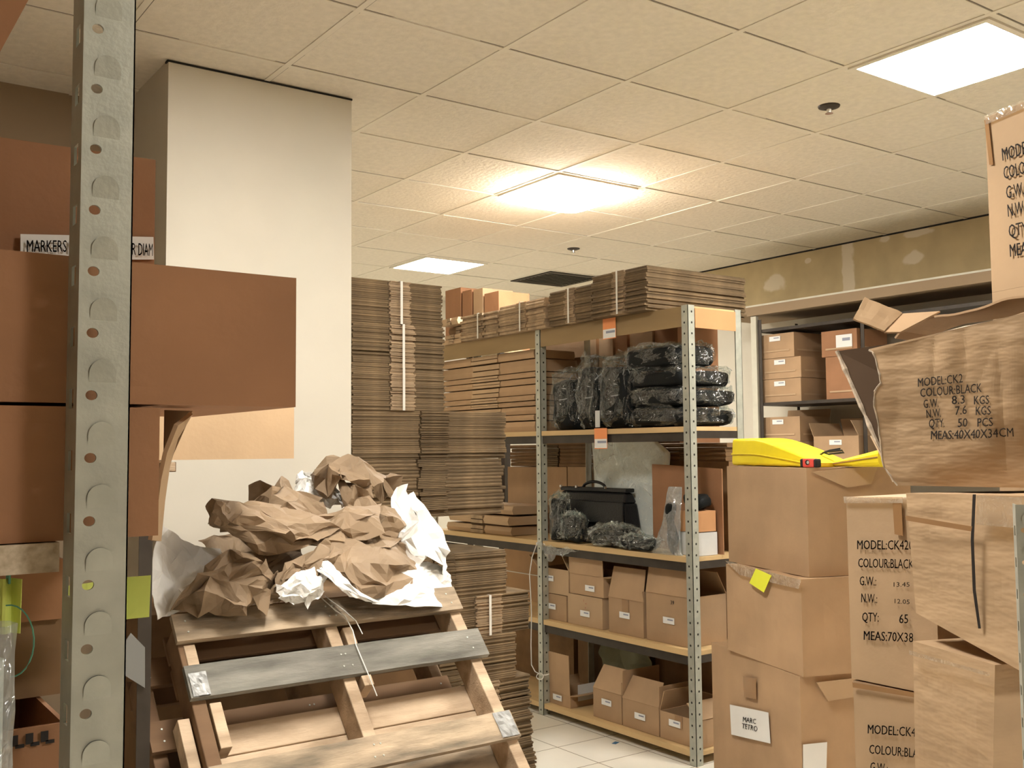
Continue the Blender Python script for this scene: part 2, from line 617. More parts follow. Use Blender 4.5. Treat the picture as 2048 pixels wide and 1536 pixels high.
def glyphs(s, bold=0.0):
    """outline mesh of a word at size 1, starting at x = 0."""
    if (s, bold) in _tc:
        return _tc[(s, bold)]
    c = bpy.data.curves.new('t', 'FONT')
    c.body = s
    c.size = 1
    c.offset = bold
    c.resolution_u = 2
    o = bpy.data.objects.new('t', c)
    COL.objects.link(o)
    dg = bpy.context.evaluated_depsgraph_get()
    me = bpy.data.meshes.new_from_object(o.evaluated_get(dg))
    res = ([tuple(v.co) for v in me.vertices], [tuple(p.vertices) for p in me.polygons])
    bpy.data.objects.remove(o)
    bpy.data.curves.remove(c)
    bpy.data.meshes.remove(me)
    _tc[(s, bold)] = res
    return res


def write(bm, s, quad, u, v, h, asp, mi, bold=.0, off=.0012, slant=0, width=None, skew=0):
    """letters s on the quad (TL, TR, BR, BL): baseline starts at (u, v) in metres from TL, h cap height in metres."""
    vs_, fs = glyphs(s, bold)
    TL, TR, BR, BL = [Vector(p) for p in quad]
    W = ((TR - TL).length + (BR - BL).length) / 2
    H = ((BL - TL).length + (BR - TR).length) / 2
    n = (TR - TL).cross(BL - TL).normalized() * -1
    n = n if n.dot(EYE - TL) > 0 else -n
    k = h / .70
    mw = max(p[0] for p in vs_) if vs_ else 1
    kx = k * asp if width is None else width / mw
    out = []
    for p in vs_:
        a = (u + p[0] * kx + p[1] * k * slant) / W
        c = (v - p[1] * k + p[0] * kx * skew) / H
        q = TL.lerp(TR, a).lerp(BL.lerp(BR, a), c)
        out.append(q + n * off)
    bm.add(out, fs, mi)


# ------------------------------------------------------------------ cartons
def patch(bm, q, nu, nv, dent=0, seed=0, mi=0, bulge=0):
    """a subdivided face of a crushed carton; its border stays put."""
    q = [Vector(p) for p in q]
    n = (q[1] - q[0]).cross(q[3] - q[0]).normalized()
    P = []
    for i in range(nv + 1):
        row = []
        for j in range(nu + 1):
            a, c = j / nu, i / nv
            p = q[0].lerp(q[1], a).lerp(q[3].lerp(q[2], a), c)
            e = min(1, 6 * min(a, 1 - a)) * min(1, 6 * min(c, 1 - c))
            d = dent * (noise.noise(p * 7 + Vector((seed, 0, 0))) + .5 * abs(noise.noise(p * 15 + Vector((0, seed, 0))))) * e
            row.append(p + n * (d + bulge * sin(pi * a) * sin(pi * c)))
        P.append(row)
    bm.grid(P, mi)


def carton_mesh(bm, w_, d_, h_, closed=True, t=.004, dent=.0, seed=0):
    """local frame: front face on y = 0 facing -y, x to the right, z up."""
    if closed:
        c = [(0, 0, 0), (w_, 0, 0), (w_, d_, 0), (0, d_, 0), (0, 0, h_), (w_, 0, h_), (w_, d_, h_), (0, d_, h_)]
        for q in ((4, 5, 1, 0), (5, 6, 2, 1), (6, 7, 3, 2), (7, 4, 0, 3), (7, 6, 5, 4), (0, 1, 2, 3)):
            patch(bm, [c[i] for i in q], 10, 8, dent, seed)
    else:
        bm.box(0, w_, 0, d_, 0, t)
        bm.box(0, w_, 0, t, t, h_)
        bm.box(0, w_, d_ - t, d_, t, h_)
        bm.box(0, t, t, d_ - t, t, h_)
        bm.box(w_ - t, w_, t, d_ - t, t, h_)


def flap(parent, edge, ln, ang, m_, t=.0035, taper=.0):
    """a flap hinged on the top edge 'front', 'back', 'left' or 'right'; ang 0 = shut, 90 = upright, 180 = folded right out."""
    w_, d_, h_ = parent['_s']
    A = {'front': ((0, 0), (w_, 0), (0, 1)), 'back': ((w_, d_), (0, d_), (0, -1)), 'left': ((0, d_), (0, 0), (1, 0)), 'right': ((w_, 0), (w_, d_), (-1, 0))}[edge]
    a, c = Vector((*A[0], h_)), Vector((*A[1], h_))
    i = Vector((*A[2], 0)) * cos(radians(ang)) + Vector((0, 0, 1)) * sin(radians(ang))
    e = (c - a).normalized() * taper
    b = MB()
    b.slab([a, c, c + i * ln - e, a + i * ln + e], t)
    return b.build('flap', [m_], parent)


def carton(label, origin, w_, d_, h_, yaw, m_='kraft', closed=True, flaps=(), card=None, tape=True, group=None, dent=.002, seed=0, texts=(), cat='carton', name='cardboard_carton', card_wh=(.075, .03), tape_m='tape'):
    r = empty(name, origin, label, cat, group, rz=yaw)
    r['_s'] = (w_, d_, h_)
    b = MB()
    carton_mesh(b, w_, d_, h_, closed, dent=dent, seed=seed)
    q = [(0, 0, h_), (w_, 0, h_), (w_, 0, 0), (0, 0, 0)]
    for (s, u, v_, hh, asp, mi) in texts:
        vs_, fs = glyphs(s, .008)
        k = hh / .7
        b.add([(u + p[0] * k * asp, -.0012 - dent * 1.5, h_ - v_ + p[1] * k) for p in vs_], fs, mi)
    b.build('body', [M[m_], M['ink'], M['red_ink']], r)
    for fl in flaps:
        flap(r, fl[0], fl[1], fl[2], M[m_], taper=fl[3] if len(fl) > 3 else 0)
    if tape:
        b = MB()
        tw = .024
        e = dent * 1.5 + .0012
        b.box(w_ / 2 - tw, w_ / 2 + tw, -e, -e + .0008, h_ * .55, h_ - .001)
        if closed:
            b.box(w_ / 2 - tw, w_ / 2 + tw, -e, d_, h_ + e, h_ + e + .0008)
        b.build('tape', M[tape_m], r)
    if card:
        u, v_ = card
        cw, ch = card_wh
        b = MB()
        e = dent * 1.5 + .0016
        b.box(w_ * u - cw / 2, w_ * u + cw / 2, -e - .0006, -e, h_ * v_ - ch / 2, h_ * v_ + ch / 2, 0)
        b.box(w_ * u - cw * .1, w_ * u + cw * .38, -e - .001, -e - .0006, h_ * v_ + ch * .02, h_ * v_ + ch * .25, 1)
        b.build('label', [M['label'], M['ink_soft']], r)
    del r['_s']
    return r


def shelf_carton(label, xl, xr, yt, yb, X, depth, **k):
    """a carton whose front faces the aisle; its front spans these photo columns and rows."""
    ym = (yt + yb) / 2
    L, R_ = at(xl, ym, x=X), at(xr, ym, x=X)
    z1 = at((xl + xr) / 2, yt, x=X).z
    z0 = k.pop('z0', None)
    if z0 is None:
        z0 = at((xl + xr) / 2, yb, x=X).z
    yaw = -pi / 2 - radians(k.pop('az', 0))
    return carton(label, (X, L.y, z0), L.y - R_.y, depth, z1 - z0, yaw, **k)


# ------------------------------------------------------------------ bundles of flattened cartons
def sheet_mesh(w_, d_, t, centre=(.40, .62), seed=0, edge='fold', mid='raw', out=.006):
    r = random.Random(seed)
    b = MB()
    g = .004
    b.box(0, w_, .035, d_ - .035, 0, t * .96, 0)
    for (y0, y1, s) in ((0, .036, -1), (d_ - .036, d_, 1)):
        for (a, c, mi) in ((0, centre[0], 0), (centre[1], 1, 0)):
            o_ = r.uniform(-.004, .003)
            x0, x1 = a * w_ + (g if a else 0), c * w_ - (g if c < 1 else 0)
            ya, yb = (y0 - o_, y1) if s < 0 else (y0, y1 + o_)
            zt = t * .94
            # rounded fold at the outer edge
            e = ya if s < 0 else yb
            i_ = yb if s < 0 else ya
            k = -s * t * .18
            b.add([(x0, i_, 0), (x1, i_, 0), (x1, e + k, 0), (x0, e + k, 0), (x0, e, zt / 2), (x1, e, zt / 2), (x0, e + k, zt), (x1, e + k, zt), (x0, i_, zt), (x1, i_, zt)],
                  [(0, 3, 2, 1), (3, 4, 5, 2), (4, 6, 7, 5), (6, 8, 9, 7), (0, 8, 6, 4, 3), (1, 2, 5, 7, 9)], mi)
        x0, x1 = centre[0] * w_, centre[1] * w_
        for (za, zb) in ((0, t * .40), (t * .5, t * .9)):
            o_ = out + r.uniform(-.004, .003)
            ya, yb = (y0 - o_, y1) if s < 0 else (y0, y1 + o_)
            b.box(x0, x1, ya, yb, za, zb, 1)
    return b.mesh('flattened_carton', [M[edge], M[mid]])


def bundle(label, origin, w_, d_, h_, yaw, n, strap=True, group=None, centre=(.40, .62), edge='fold', mid='raw', jitter=.006, seed=0, straps=None, kids=True):
    """a strapped bundle: local front on y = 0 facing -y."""
    R_ = random.Random(seed + 11)
    r = empty('cardboard_bundle', origin, label, 'cardboard bundle', group, rz=yaw)
    t = h_ / n
    ms = [sheet_mesh(w_, d_, t, centre, seed * 5 + k, edge, mid) for k in range(4)]
    for i in range(n):
        o = bpy.data.objects.new('flattened_carton', ms[R_.randrange(4)])
        o.location = (R_.uniform(-jitter, jitter), R_.uniform(-jitter, jitter) * .7, i * t)
        o.rotation_euler = (0, 0, R_.uniform(-.006, .006))
        link(o, r)
    if strap:
        for u in (straps or [(centre[0] + centre[1]) / 2]):
            b = MB()
            x = u * w_
            e = .014
            b.box(x - .006, x + .006, -e - .001, -e, -.0005, h_ + .001)
            b.box(x - .006, x + .006, d_ + e, d_ + e + .001, -.0005, h_ + .001)
            b.box(x - .006, x + .006, -e - .001, d_ + e + .001, h_, h_ + .001)
            b.build('strap', M['strap'], r)
    return r


# ------------------------------------------------------------------ bags, paper, plastic
def tri(x):
    x = x - math.floor(x)
    return abs(x * 2 - 1)


def folds(seed, n, fmin, fmax):
    r = random.Random(seed)
    out = []
    for _ in range(n):
        v_ = Vector((r.gauss(0, 1), r.gauss(0, 1), r.gauss(0, 1))).normalized()
        f_ = r.uniform(fmin, fmax)
        out.append((v_ * f_, r.random(), 1 / f_))
    return out


def crease(p, F_):
    return sum((tri(p.dot(v_) + a) - .5) * w_ for v_, a, w_ in F_)


def pouch(bm, size, seed, e1=.55, e2=.45, nu=36, nv=20, wob=.03, cr=.02, cf=(8, 18), nf=5, infl=0, M_=None):
    """a rounded, creased cushion shape centred on x and y with its base on z = 0."""
    sx, sy, sz = size[0] / 2 + infl, size[1] / 2 + infl, size[2] / 2 + infl
    Fo = folds(seed, nf, *cf)

    def sg(v_, e):
        return math.copysign(abs(v_) ** e, v_)
    P = []
    for i in range(nv + 1):
        ph = -pi / 2 + pi * i / nv
        row = []
        for j in range(nu + 1):
            th = 2 * pi * (j % nu) / nu
            n_ = Vector((sg(cos(ph), e1) * sg(cos(th), e2), sg(cos(ph), e1) * sg(sin(th), e2), sg(sin(ph), e1)))
            p = Vector((n_.x * sx, n_.y * sy, n_.z * sz))
            k = 1 + wob * noise.noise(p * 6 + Vector((seed, seed, 0)))
            d = crease(p + Vector((seed * .37, 0, 0)), Fo) * cr / .1
            p = p * k + n_.normalized() * d
            p.z = max(p.z, -size[2] / 2) + size[2] / 2
            row.append(M_ @ p if M_ else p)
        P.append(row)
    bm.grid(P)


def bezier_patch(C_, u, v_):
    """C_: rows of control points, evaluated as a Bezier patch of any degree."""
    def bz(pts, t):
        pts = [Vector(p) for p in pts]
        while len(pts) > 1:
            pts = [a.lerp(c, t) for a, c in zip(pts, pts[1:])]
        return pts[0]
    return bz([bz(row, u) for row in C_], v_)


def crumpled(bm, C_, seed, nu=44, nv=44, amp=.03, f1=(5, 11), f2=(14, 30), rag=.02):
    """a creased sheet over a control net."""
    A, B_ = folds(seed, 6, *f1), folds(seed + 99, 6, *f2)
    A2, A3 = folds(seed + 5, 4, *f1), folds(seed + 6, 4, *f1)
    P = []
    for i in range(nv + 1):
        row = []
        for j in range(nu + 1):
            u, v_ = j / nu, i / nv
            # ragged border
            e = noise.noise(Vector((u * 4 + seed, v_ * 4, 1))) * rag
            uu = min(1, max(0, u + e * (1 if 0 < j < nu else 1)))
            p = bezier_patch(C_, uu, v_)
            q = p + Vector((seed * .71, seed * .13, 0))
            s = Vector((crease(q, A2), crease(q, A), crease(q, A3))) * (amp * 6)
            s += Vector((crease(q * 1.0, B_), crease(q + Vector((3, 1, 2)), B_), crease(q + Vector((1, 5, 2)), B_))) * (amp * 5)
            row.append(p + s)
        P.append(row)
    bm.grid(P)


# ------------------------------------------------------------------ writing laid on a face by its place in the photo
def plane_at(px, py, P0, n):
    v_ = _f + _r * ((px - 1024) / F) - _u * ((py - 768) / F)
    return EYE + v_ * ((P0 - EYE).dot(n) / v_.dot(n))


def letters(bm, P0, n, s, p0, p1, h, mi=1, bold=.006, off=.0022, inv=None, conf=None):
    """the word s on the plane (P0, n) from p0 to p1 (baseline ends), cap height h; all in photo pixels."""
    vs_, fs = glyphs(s, 0)
    if not vs_:
        return
    x0, x1 = min(p[0] for p in vs_), max(p[0] for p in vs_)
    A, B_ = plane_at(*p0, P0, n), plane_at(*p1, P0, n)
    L = math.hypot(p1[0] - p0[0], p1[1] - p0[1])
    U_ = plane_at(p0[0] + (p1[1] - p0[1]) / L * h * .3, p0[1] - h, P0, n) - A
    n2 = n if n.dot(EYE - P0) > 0 else -n
    for sh in (0, max(0, bold) * 4):
        out = [A + (B_ - A) * ((p[0] + sh - x0) / (x1 + sh - x0)) + U_ * (p[1] / .70) + n2 * off for p in vs_]
        if conf:
            out = [p + n2 * conf(p) for p in out]
        if inv is not None:
            out = [inv @ p for p in out]
        bm.add(out, fs, mi)


def fit(o, origin):
    """put the origin of a mesh built in room coordinates at the thing's base."""
    o.data.transform(Matrix.Translation(-Vector(origin)))
    o.location = origin


# ------------------------------------------------------------------ steel uprights
def slotted_post(name, base, h_, label, W=.0415, P=.0508, rz=0, phase=0, z0=0, seen=(0, 9), parent=None):
    """an angle upright with round holes and pressed D-shaped slots in its front face."""
    r = empty(name, base, label, 'shelf upright', rz=rz) if parent is None else parent
    b = MB()
    k = int(h_ / P) + 1
    hx, dx = W * .27, W * .47

    def ring(outl, rect):
        """faces between a closed outline and the rectangle round it (both counter-clockwise from the right side)."""
        (x0, x1, y0, y1) = rect
        cx = sum(p[0] for p in outl) / len(outl)
        cy = sum(p[1] for p in outl) / len(outl)
        out = []
        for (x, y) in outl:
            dx_, dy_ = x - cx, y - cy
            t = min(((x1 - cx) / dx_ if dx_ > 1e-9 else (x0 - cx) / dx_ if dx_ < -1e-9 else 1e9), ((y1 - cy) / dy_ if dy_ > 1e-9 else (y0 - cy) / dy_ if dy_ < -1e-9 else 1e9))
            out.append((cx + dx_ * t, cy + dy_ * t))
        cor = [(x1, y1), (x0, y1), (x0, y0), (x1, y0)]
        n_ = len(outl)
        for i in range(n_):
            j = (i + 1) % n_
            f_ = [(*outl[i], 0), (*out[i], 0)]
            for c in cor:
                on_i = (abs(out[i][0] - c[0]) < 1e-7 or abs(out[i][1] - c[1]) < 1e-7)
                on_j = (abs(out[j][0] - c[0]) < 1e-7 or abs(out[j][1] - c[1]) < 1e-7)
                same = abs(out[i][0] - out[j][0]) < 1e-7 or abs(out[i][1] - out[j][1]) < 1e-7
                if on_i and on_j and not same:
                    f_.append((*c, 0))
            f_ += [(*out[j], 0), (*outl[j], 0)]
            yield [(x, 0, y) for x, y, _ in f_]
    for q in range(k):
        zb = z0 + q * P + phase
        if zb + P > h_ + z0:
            break
        zm = zb + P * .34
        hole = [(hx + .0047 * cos(a), zb + P * .20 + .0041 * sin(a)) for a in [2 * pi * i / 16 for i in range(16)]]
        rw, rh = .0105, .0186
        zd = zb + P * .41
        D = [(dx + rw, zd)] + [(dx + rw * cos(a), zd + rh * .42 + rh * .58 * sin(a)) for a in [pi * i / 14 for i in range(15)]] + [(dx - rw, zd), (dx, zd)]
        for outl, rect in ((hole, (0, W, zb, zm)), (D, (0, W, zm, zb + P))):
            for f_ in ring(outl, rect):
                b.add(f_, [tuple(range(len(f_)))[::-1]])
        n_ = len(hole)
        b.add([(x, 0, y) for x, y in hole] + [(x, .0025, y) for x, y in hole], [(i, (i + 1) % n_, n_ + (i + 1) % n_, n_ + i) for i in range(n_)])
        n_ = len(D)
        rec = lambda y: -.0024 * max(0, y - zd) / rh
        b.add([(x, rec(y), y) for x, y in D], [tuple(range(n_))[::-1]])
        b.add([(x, rec(y) + .0012, y) for x, y in D], [tuple(range(n_))])
        b.box(dx - rw - .002, dx + rw + .002, .0045, .005, zd - .001, zd + rh + .002, 1)  # dark plate stands in for the shade inside the slot
    # the rest of the angle: the returned flange with notches, in steps so the notches read
    top = z0 + q * P + phase
    b.box(W - .0012, W, .0, .010, z0 + phase, top)
    for q2 in range(q):
        zb = z0 + q2 * P + phase
        b.box(0, .0022, .0004, .038, zb + P * .32, zb + P, 0)
        b.box(0, .0022, .0004, .012, zb, zb + P * .32, 0)
        b.box(0, .0022, .026, .038, zb, zb + P * .32, 0)
    o = b.build('upright', [M['steel'], M['hole']], r)
    return r


# ------------------------------------------------------------------ left shelf beside the camera
Yp = .87
pb = at(163.5, 0, y=Yp)
base_x = at(154, 768, y=Yp).x
ls = empty('metal_shelving_unit', (base_x, Yp, 0), 'near metal shelving unit with a perforated grey post and speckled board shelf', 'shelving unit')
slotted_post('post', None, CEIL - .002, None, parent=ls, phase=.0398)
ls.children[0].name = 'post'
zs = at(60, 1096, y=Yp + .004).z
b = MB(); b.box(-1.15, -.002, .0415, .62, zs - .024, zs); b.build('shelf_board', M['chip'], ls)
b = MB(); b.box(-1.15, -.002, .0415, .62, .32, .345); b.build('shelf_board', M['chip'], ls)
for dx in (-1.15,):
    b = MB(); b.box(dx - .04, dx, 0, .002, 0, 2.6); b.box(dx - .04, dx - .038, 0, .04, 0, 2.6); b.build('post', M['steel'], ls)
for dx in (-1.15, -.045):
    b = MB(); b.box(dx, dx + .04, .622, .624, 0, 2.6); b.build('post', M['steel'], ls)

# cartons on the left shelf
ya = Yp + .046
A0, A1 = at(592, 690, y=ya), at(0, 690, y=ya)
za0, za1 = at(592, 823, y=ya).z, at(592, 556, y=ya).z
zc1 = at(150, 806, y=ya).z
carton('low brown carton with open dark end on the near shelf, under the long carton', (-.20, ya, zs + .001), at(318, 950, y=ya).x + .20, .34, zc1 - zs - .004, 0, 'kraft_red', dent=.003, seed=3, tape=False, group='red brown cartons on the near shelf')
cr = at(318, 950, y=ya).x
o = None
r = empty('carton_flap', at(318, 1085, y=ya), 'torn curled cardboard flap sticking up at the end of the low shelf carton', 'cardboard flap')
b = MB()
fl = [[at(x, y, y=ya + .02 + .01 * k) for k, (x, y) in enumerate(row)] for row in (((300, 1080), (318, 1082), (306, 1082)), ((312, 1010), (326, 1000), (322, 1000)), ((318, 960), (334, 935), (336, 930)), ((330, 905), (348, 880), (352, 876)), ((352, 850), (376, 832), (382, 826)))]
b.grid(fl); b.v = [p - r.location for p in b.v]
b.build('flap', M['kraft_pale'], r, solid=.004)
b = MB(); q = [at(331, 820, y=ya + .05), at(385, 822, y=ya + .05), at(338, 930, y=ya + .05), at(329, 930, y=ya + .05)]
b.slab([p - r.location for p in q], .004); b.build('opening_shade', M['kraft_dark'], r)  # dark sheet painted as the shade in the carton's open end

zA = max(za0, zc1)
carton('long low brown carton overhanging the near shelf past the post', (-.24, ya, zA), A0.x + .24, .30, za1 - zA, 0, 'kraft_red', dent=.004, seed=5, tape=False)
# label-strip carton behind it
yb_ = 1.05
BL_, BR_ = at(-60, 480, y=yb_), at(306, 480, y=yb_)
zt = at(150, 300, y=yb_).z
B0 = (BL_.x, yb_, za1 + .001)
wB = BR_.x - BL_.x
r = carton('tall brown carton with a hand-lettered white strip, atop the long carton', B0, wB, .20, zt - za1, radians(-2), 'kraft_red', dent=.004, seed=8, tape=False)
n_ = Vector((0, -1, 0))
P0 = Vector((0, yb_ - .009, 0))
inv = r.matrix_basis.inverted()
b = MB()
q = [plane_at(*p, P0, n_) for p in ((41, 468), (307, 474), (308, 519), (41, 519))]
b.slab([inv @ p for p in q], .001)
P1 = Vector((0, yb_ - .0115, 0))
for (s, p0, p1, h_) in (('MARKERS', (53, 504), (133, 504), 24), ('M', (138, 505), (156, 506), 24), ('ER', (256, 509), (271, 510), 24), ('DIAM', (276, 511), (305, 512), 25)):
    letters(b, P1, n_, s, p0, p1, h_, 1, .012, .0008, inv)
b.build('label', [M['label'], M['ink']], r)
# a dark rack further back carries the pale carton
yd = 2.70
D0, D1 = at(345, 870, y=yd), at(589, 917, y=yd)
ux = at(288, 1300, y=yd).x
rk = empty('storage_rack', (ux, yd, 0), 'dark steel rack between the near post and the pallet', 'rack')
for x in (-.62, -.016):
    for y in (.0, .38):
        b = MB(); b.box(x, x + .034, y, y + .003, 0, 1.86); b.build('upright', M['steel_dark'], rk)
zr = D1.z - .002
b = MB(); b.box(-.64, at(334, 930, y=yd).x - ux, .004, .40, zr - .026, zr); b.build('shelf_board', M['kraft_dark'], rk)
b = MB(); b.box(at(320, 930, y=yd).x - ux, at(346, 930, y=yd).x - ux, -.02, .003, zr - .026, zr - .004); b.build('batten', M['pallet_light'], rk)
b = MB(); b.box(at(346, 930, y=yd).x - ux, at(364, 930, y=yd).x - ux, .05, .08, zr - .03, zr - .004); b.build('arm', M['kraft_dark'], rk)
carton('pale flat carton on the dark rack, poking out beneath the long near carton', (D0.x - .50, yd + .004, D1.z), D1.x - D0.x + .50, .36, .30, 0, 'kraft_pale', dent=.001, seed=9, tape=False)

# things below the left shelf
yl = 1.05
z_under = zs - .025
lowz = .345
q0, q1 = at(57, 1155, y=yl), at(136, 1242, y=yl)
carton('small brown carton hung back under the speckled shelf board', (at(20, 1200, y=yl).x - .2, yl + .02, q1.z), q1.x - at(20, 1200, y=yl).x + .2, .2, z_under - q1.z - .004, 0, 'kraft_red', tape=False, group='cartons under the near shelf', seed=12)
zz = q1.z
carton('large dark carton under the near shelf below a smaller carton', (at(-80, 1300, y=yl).x, yl + .03, at(60, 1440, y=yl).z + .014), at(136, 1300, y=yl).x - at(-80, 1300, y=yl).x, .2, zz - at(60, 1440, y=yl).z - .0145, 0, 'kraft_dark', tape=False, seed=13, dent=.006)
z3 = at(60, 1458, y=yl - .08).z
r = carton('brown carton with a row of black slots along its upper edge, lowest under near shelf', (at(-60, 1500, y=yl - .08).x, yl - .08, lowz + .001), at(134, 1500, y=yl - .08).x - at(-60, 1500, y=yl - .08).x, .20, z3 - lowz, 0, 'kraft_red', tape=False, seed=14, closed=False)
b = MB()
wq = at(134, 1500, y=yl - .08).x - at(-60, 1500, y=yl - .08).x
for k in range(int((wq - .035) / .012)):
    x = .03 + k * .012
    b.box(x, x + .006, -.0032, -.0024, z3 - lowz - .013, z3 - lowz - .004)
    b.box(x + .004, x + .011, -.0032, -.0024, z3 - lowz - .015, z3 - lowz - .012)
b.build('slot_row', M['ink'], r)
for (px, py, w_, h_, yy, tl, lb) in ((0, 1158, 32, 92, yl - .05, -.05, 'pale green note hanging at the far left under the shelf'), (131, 1172, 140, 74, yl - .07, .06, 'yellow-green note behind the near post, below the shelf')):
    p = at(px, py, y=yy)
    k = .00052
    r = empty('paper_note', (p.x, yy, p.z - h_ * k), lb, 'note', 'green notes under the near shelf')
    b = MB(); W_ = w_ * k
    P = [[(W_ * j / 8, -.004 * sin(j * .9) + .004 * (i / 4) * sin(j * .5), h_ * k * i / 4 + tl * W_ * j / 8) for j in range(9)] for i in range(5)]
    b.grid(P); b.build('sheet', M['note'], r, solid=.0006)
    b = MB(); b.box(W_ * .4, W_ * .5, -.002, .012, h_ * k * .9, z_under - (p.z - h_ * k)); b.build('tie', M['green_cord'], r)
r = empty('bubble_wrap_roll', (at(-26, 1390, y=.93).x, .93, lowz + .001), 'bubble wrap roll at the bottom left edge', 'bubble wrap')
b = MB()
P = []
hh = at(0, 1250, y=.93).z - lowz
for i in range(41):
    row = []
    for j in range(25):
        a = 2 * pi * j / 24
        rr = .020 * (1 + .10 * noise.noise(Vector((cos(a) * 2, sin(a) * 2, i * .35)))) + .0015 * (sin(i * 2.0) * sin(j * 2.1))
        row.append((rr * cos(a), rr * sin(a), hh * i / 40))
    P.append(row)
b.grid(P); b.build('roll', M['poly_milky'], r, smooth=True)
b = MB(); b.tube([(0, 0, 0), (0, 0, hh * .97)], .012, 12); b.build('core', M['foam'], r)
pts = []
for k in range(15):
    a = radians(100 - 190 * k / 14)
    pts.append(at(20 + 48 * cos(a), 1282 - 72 * sin(a), y=.96))
r = empty('cord', pts[-1], 'thin green cord looped under the near shelf', 'cord')
b = MB(); b.tube([p - pts[-1] for p in pts], .0007, 6); b.build('cord', M['green_cord'], r)
r = empty('plastic_sheet', (at(262, 1370, y=2.695).x, 2.695, at(262, 1370, y=2.695).z), 'grey plastic sheet corner between the near post and the dark upright', 'plastic sheet')
b = MB()
q = [at(*p, y=2.695) for p in ((240, 1345), (290, 1376), (290, 1295), (262, 1266), (240, 1300))]
b.add([p - r.location for p in q] + [p - r.location + Vector((0, .004, 0)) for p in q], [(0, 1, 2, 3, 4), (9, 8, 7, 6, 5)] + [(i, 5 + i, 5 + (i + 1) % 5, (i + 1) % 5) for i in range(5)])
b.build('sheet', M['grey_sheet'], r)

# ------------------------------------------------------------------ centre shelving
SX, SD = 3.38, .36
SY = (3.322, 4.452, 5.60)
LV = (.062, .508, .930, 1.527, 2.085)
cs = empty('metal_shelving_unit', (SX, SY[0], 0), 'long grey metal shelving unit with wooden shelves in the middle of the room', 'shelving unit')


def dotted_steel():
    m_ = M['steel'].copy()
    m_.name = 'perforated_steel'
    nt = m_.node_tree
    b_ = nt.nodes['Principled BSDF']
    src = b_.inputs['Base Color'].links[0].from_socket
    tc = nt.nodes.new('ShaderNodeTexCoord')
    sp = nt.nodes.new('ShaderNodeSeparateXYZ')
    nt.links.new(tc.outputs['Object'], sp.inputs[0])

    def mth(op, a, b2=None):
        n = nt.nodes.new('ShaderNodeMath')
        n.operation = op
        for i, v_ in enumerate((a, b2)):
            if v_ is None:
                continue
            if isinstance(v_, (int, float)):
                n.inputs[i].default_value = v_
            else:
                nt.links.new(v_, n.inputs[i])
        return n.outputs[0]
    fz = mth('SUBTRACT', mth('MULTIPLY', mth('FRACT', mth('DIVIDE', sp.outputs[2], .0508)), .0508), .0254)
    s_ = mth('SUBTRACT', mth('ADD', sp.outputs[0], sp.outputs[1]), .024)
    d = mth('SQRT', mth('ADD', mth('MULTIPLY', fz, fz), mth('MULTIPLY', s_, s_)))
    mx = nt.nodes.new('ShaderNodeMix')
    mx.data_type = 'RGBA'
    nt.links.new(mth('LESS_THAN', d, .0052), mx.inputs['Factor'])
    nt.links.new(src, mx.inputs['A'])
    mx.inputs['B'].default_value = (.03, .03, .025, 1)
    nt.links.new(mx.outputs['Result'], b_.inputs['Base Color'])
    return m_


M['steel_dots'] = dotted_steel()


def angle_post(parent, x, y, h_, sx, sy, mm='steel_dots'):
    """an angle upright whose corner is at x, y and whose legs run along sx and sy."""
    b_ = MB()
    L_, t_ = .042, .0025
    for (x0, x1, y0, y1) in ((0, L_, 0, t_), (0, t_, 0, L_)):
        b_.box(min(sx * x0, sx * x1), max(sx * x0, sx * x1), min(sy * y0, sy * y1), max(sy * y0, sy * y1), 0, h_)
    o = b_.build('post', M[mm], parent)
    o.location = (x, y, 0)
    return o


for k, y in enumerate(SY):
    sy = 1 if k < 2 else -1
    angle_post(cs, 0, y - SY[0], 2.088, 1, sy)
    angle_post(cs, SD, y - SY[0], 2.088, -1, sy)
L_ = SY[-1] - SY[0]
for k, z in enumerate(LV):
    b = MB()
    b.box(.008, SD - .004, .006, L_ - .006, z - .020, z - .001)
    sh = b.build('shelf_board', M['shelf_wood'], cs)
    b = MB()
    hh = .095 if k == 4 else .026
    y_ends = ((.045, 1.128), (1.175, L_ - .045))
    for (a, c) in y_ends:
        b.box(.004, .008, a, c, z - hh, z, 0)
    b.build('front_edge', M['shelf_wood' if k < 4 else 'fascia'], cs)
    if 0 < k < 4:
        b = MB()
        for (a, c) in y_ends:
            b.box(.012, .016, a, c, z - .068, z - .021)
        b.box(.045, SD - .045, .003, .006, z - .055, z - .0205)
        b.build('beam', M['steel_dark'], cs)
b = MB(); b.box(.044, SD - .044, -.004, .0, 1.983, 2.075); b.build('end_panel', M['orange_box'], cs)
for (px, py, lv, lb) in ((1219, 657, 4, 'orange and white tag hanging on the top shelf edge'), (1202, 877, 3, 'orange and white tag below the wrapped bags, on the second shelf edge')):
    p = at(px, py, x=SX - .001)
    r = empty('shelf_tag', (SX - .002, p.y, p.z - .052), lb, 'tag', 'orange shelf tags', rz=-pi / 2)
    hw, hh = .049, .052
    b = MB(); b.box(-hw, hw, -.0012, 0, 0, 2 * hh, 0); b.box(-hw * .96, hw * .96, -.0018, -.0012, .004, hh * .95, 1); b.box(-hw * .5, hw * .9, -.0022, -.0018, hh * .55, hh * .78, 2)
    b.build('card', [M['orange'], M['label'], M['ink_soft']], r)

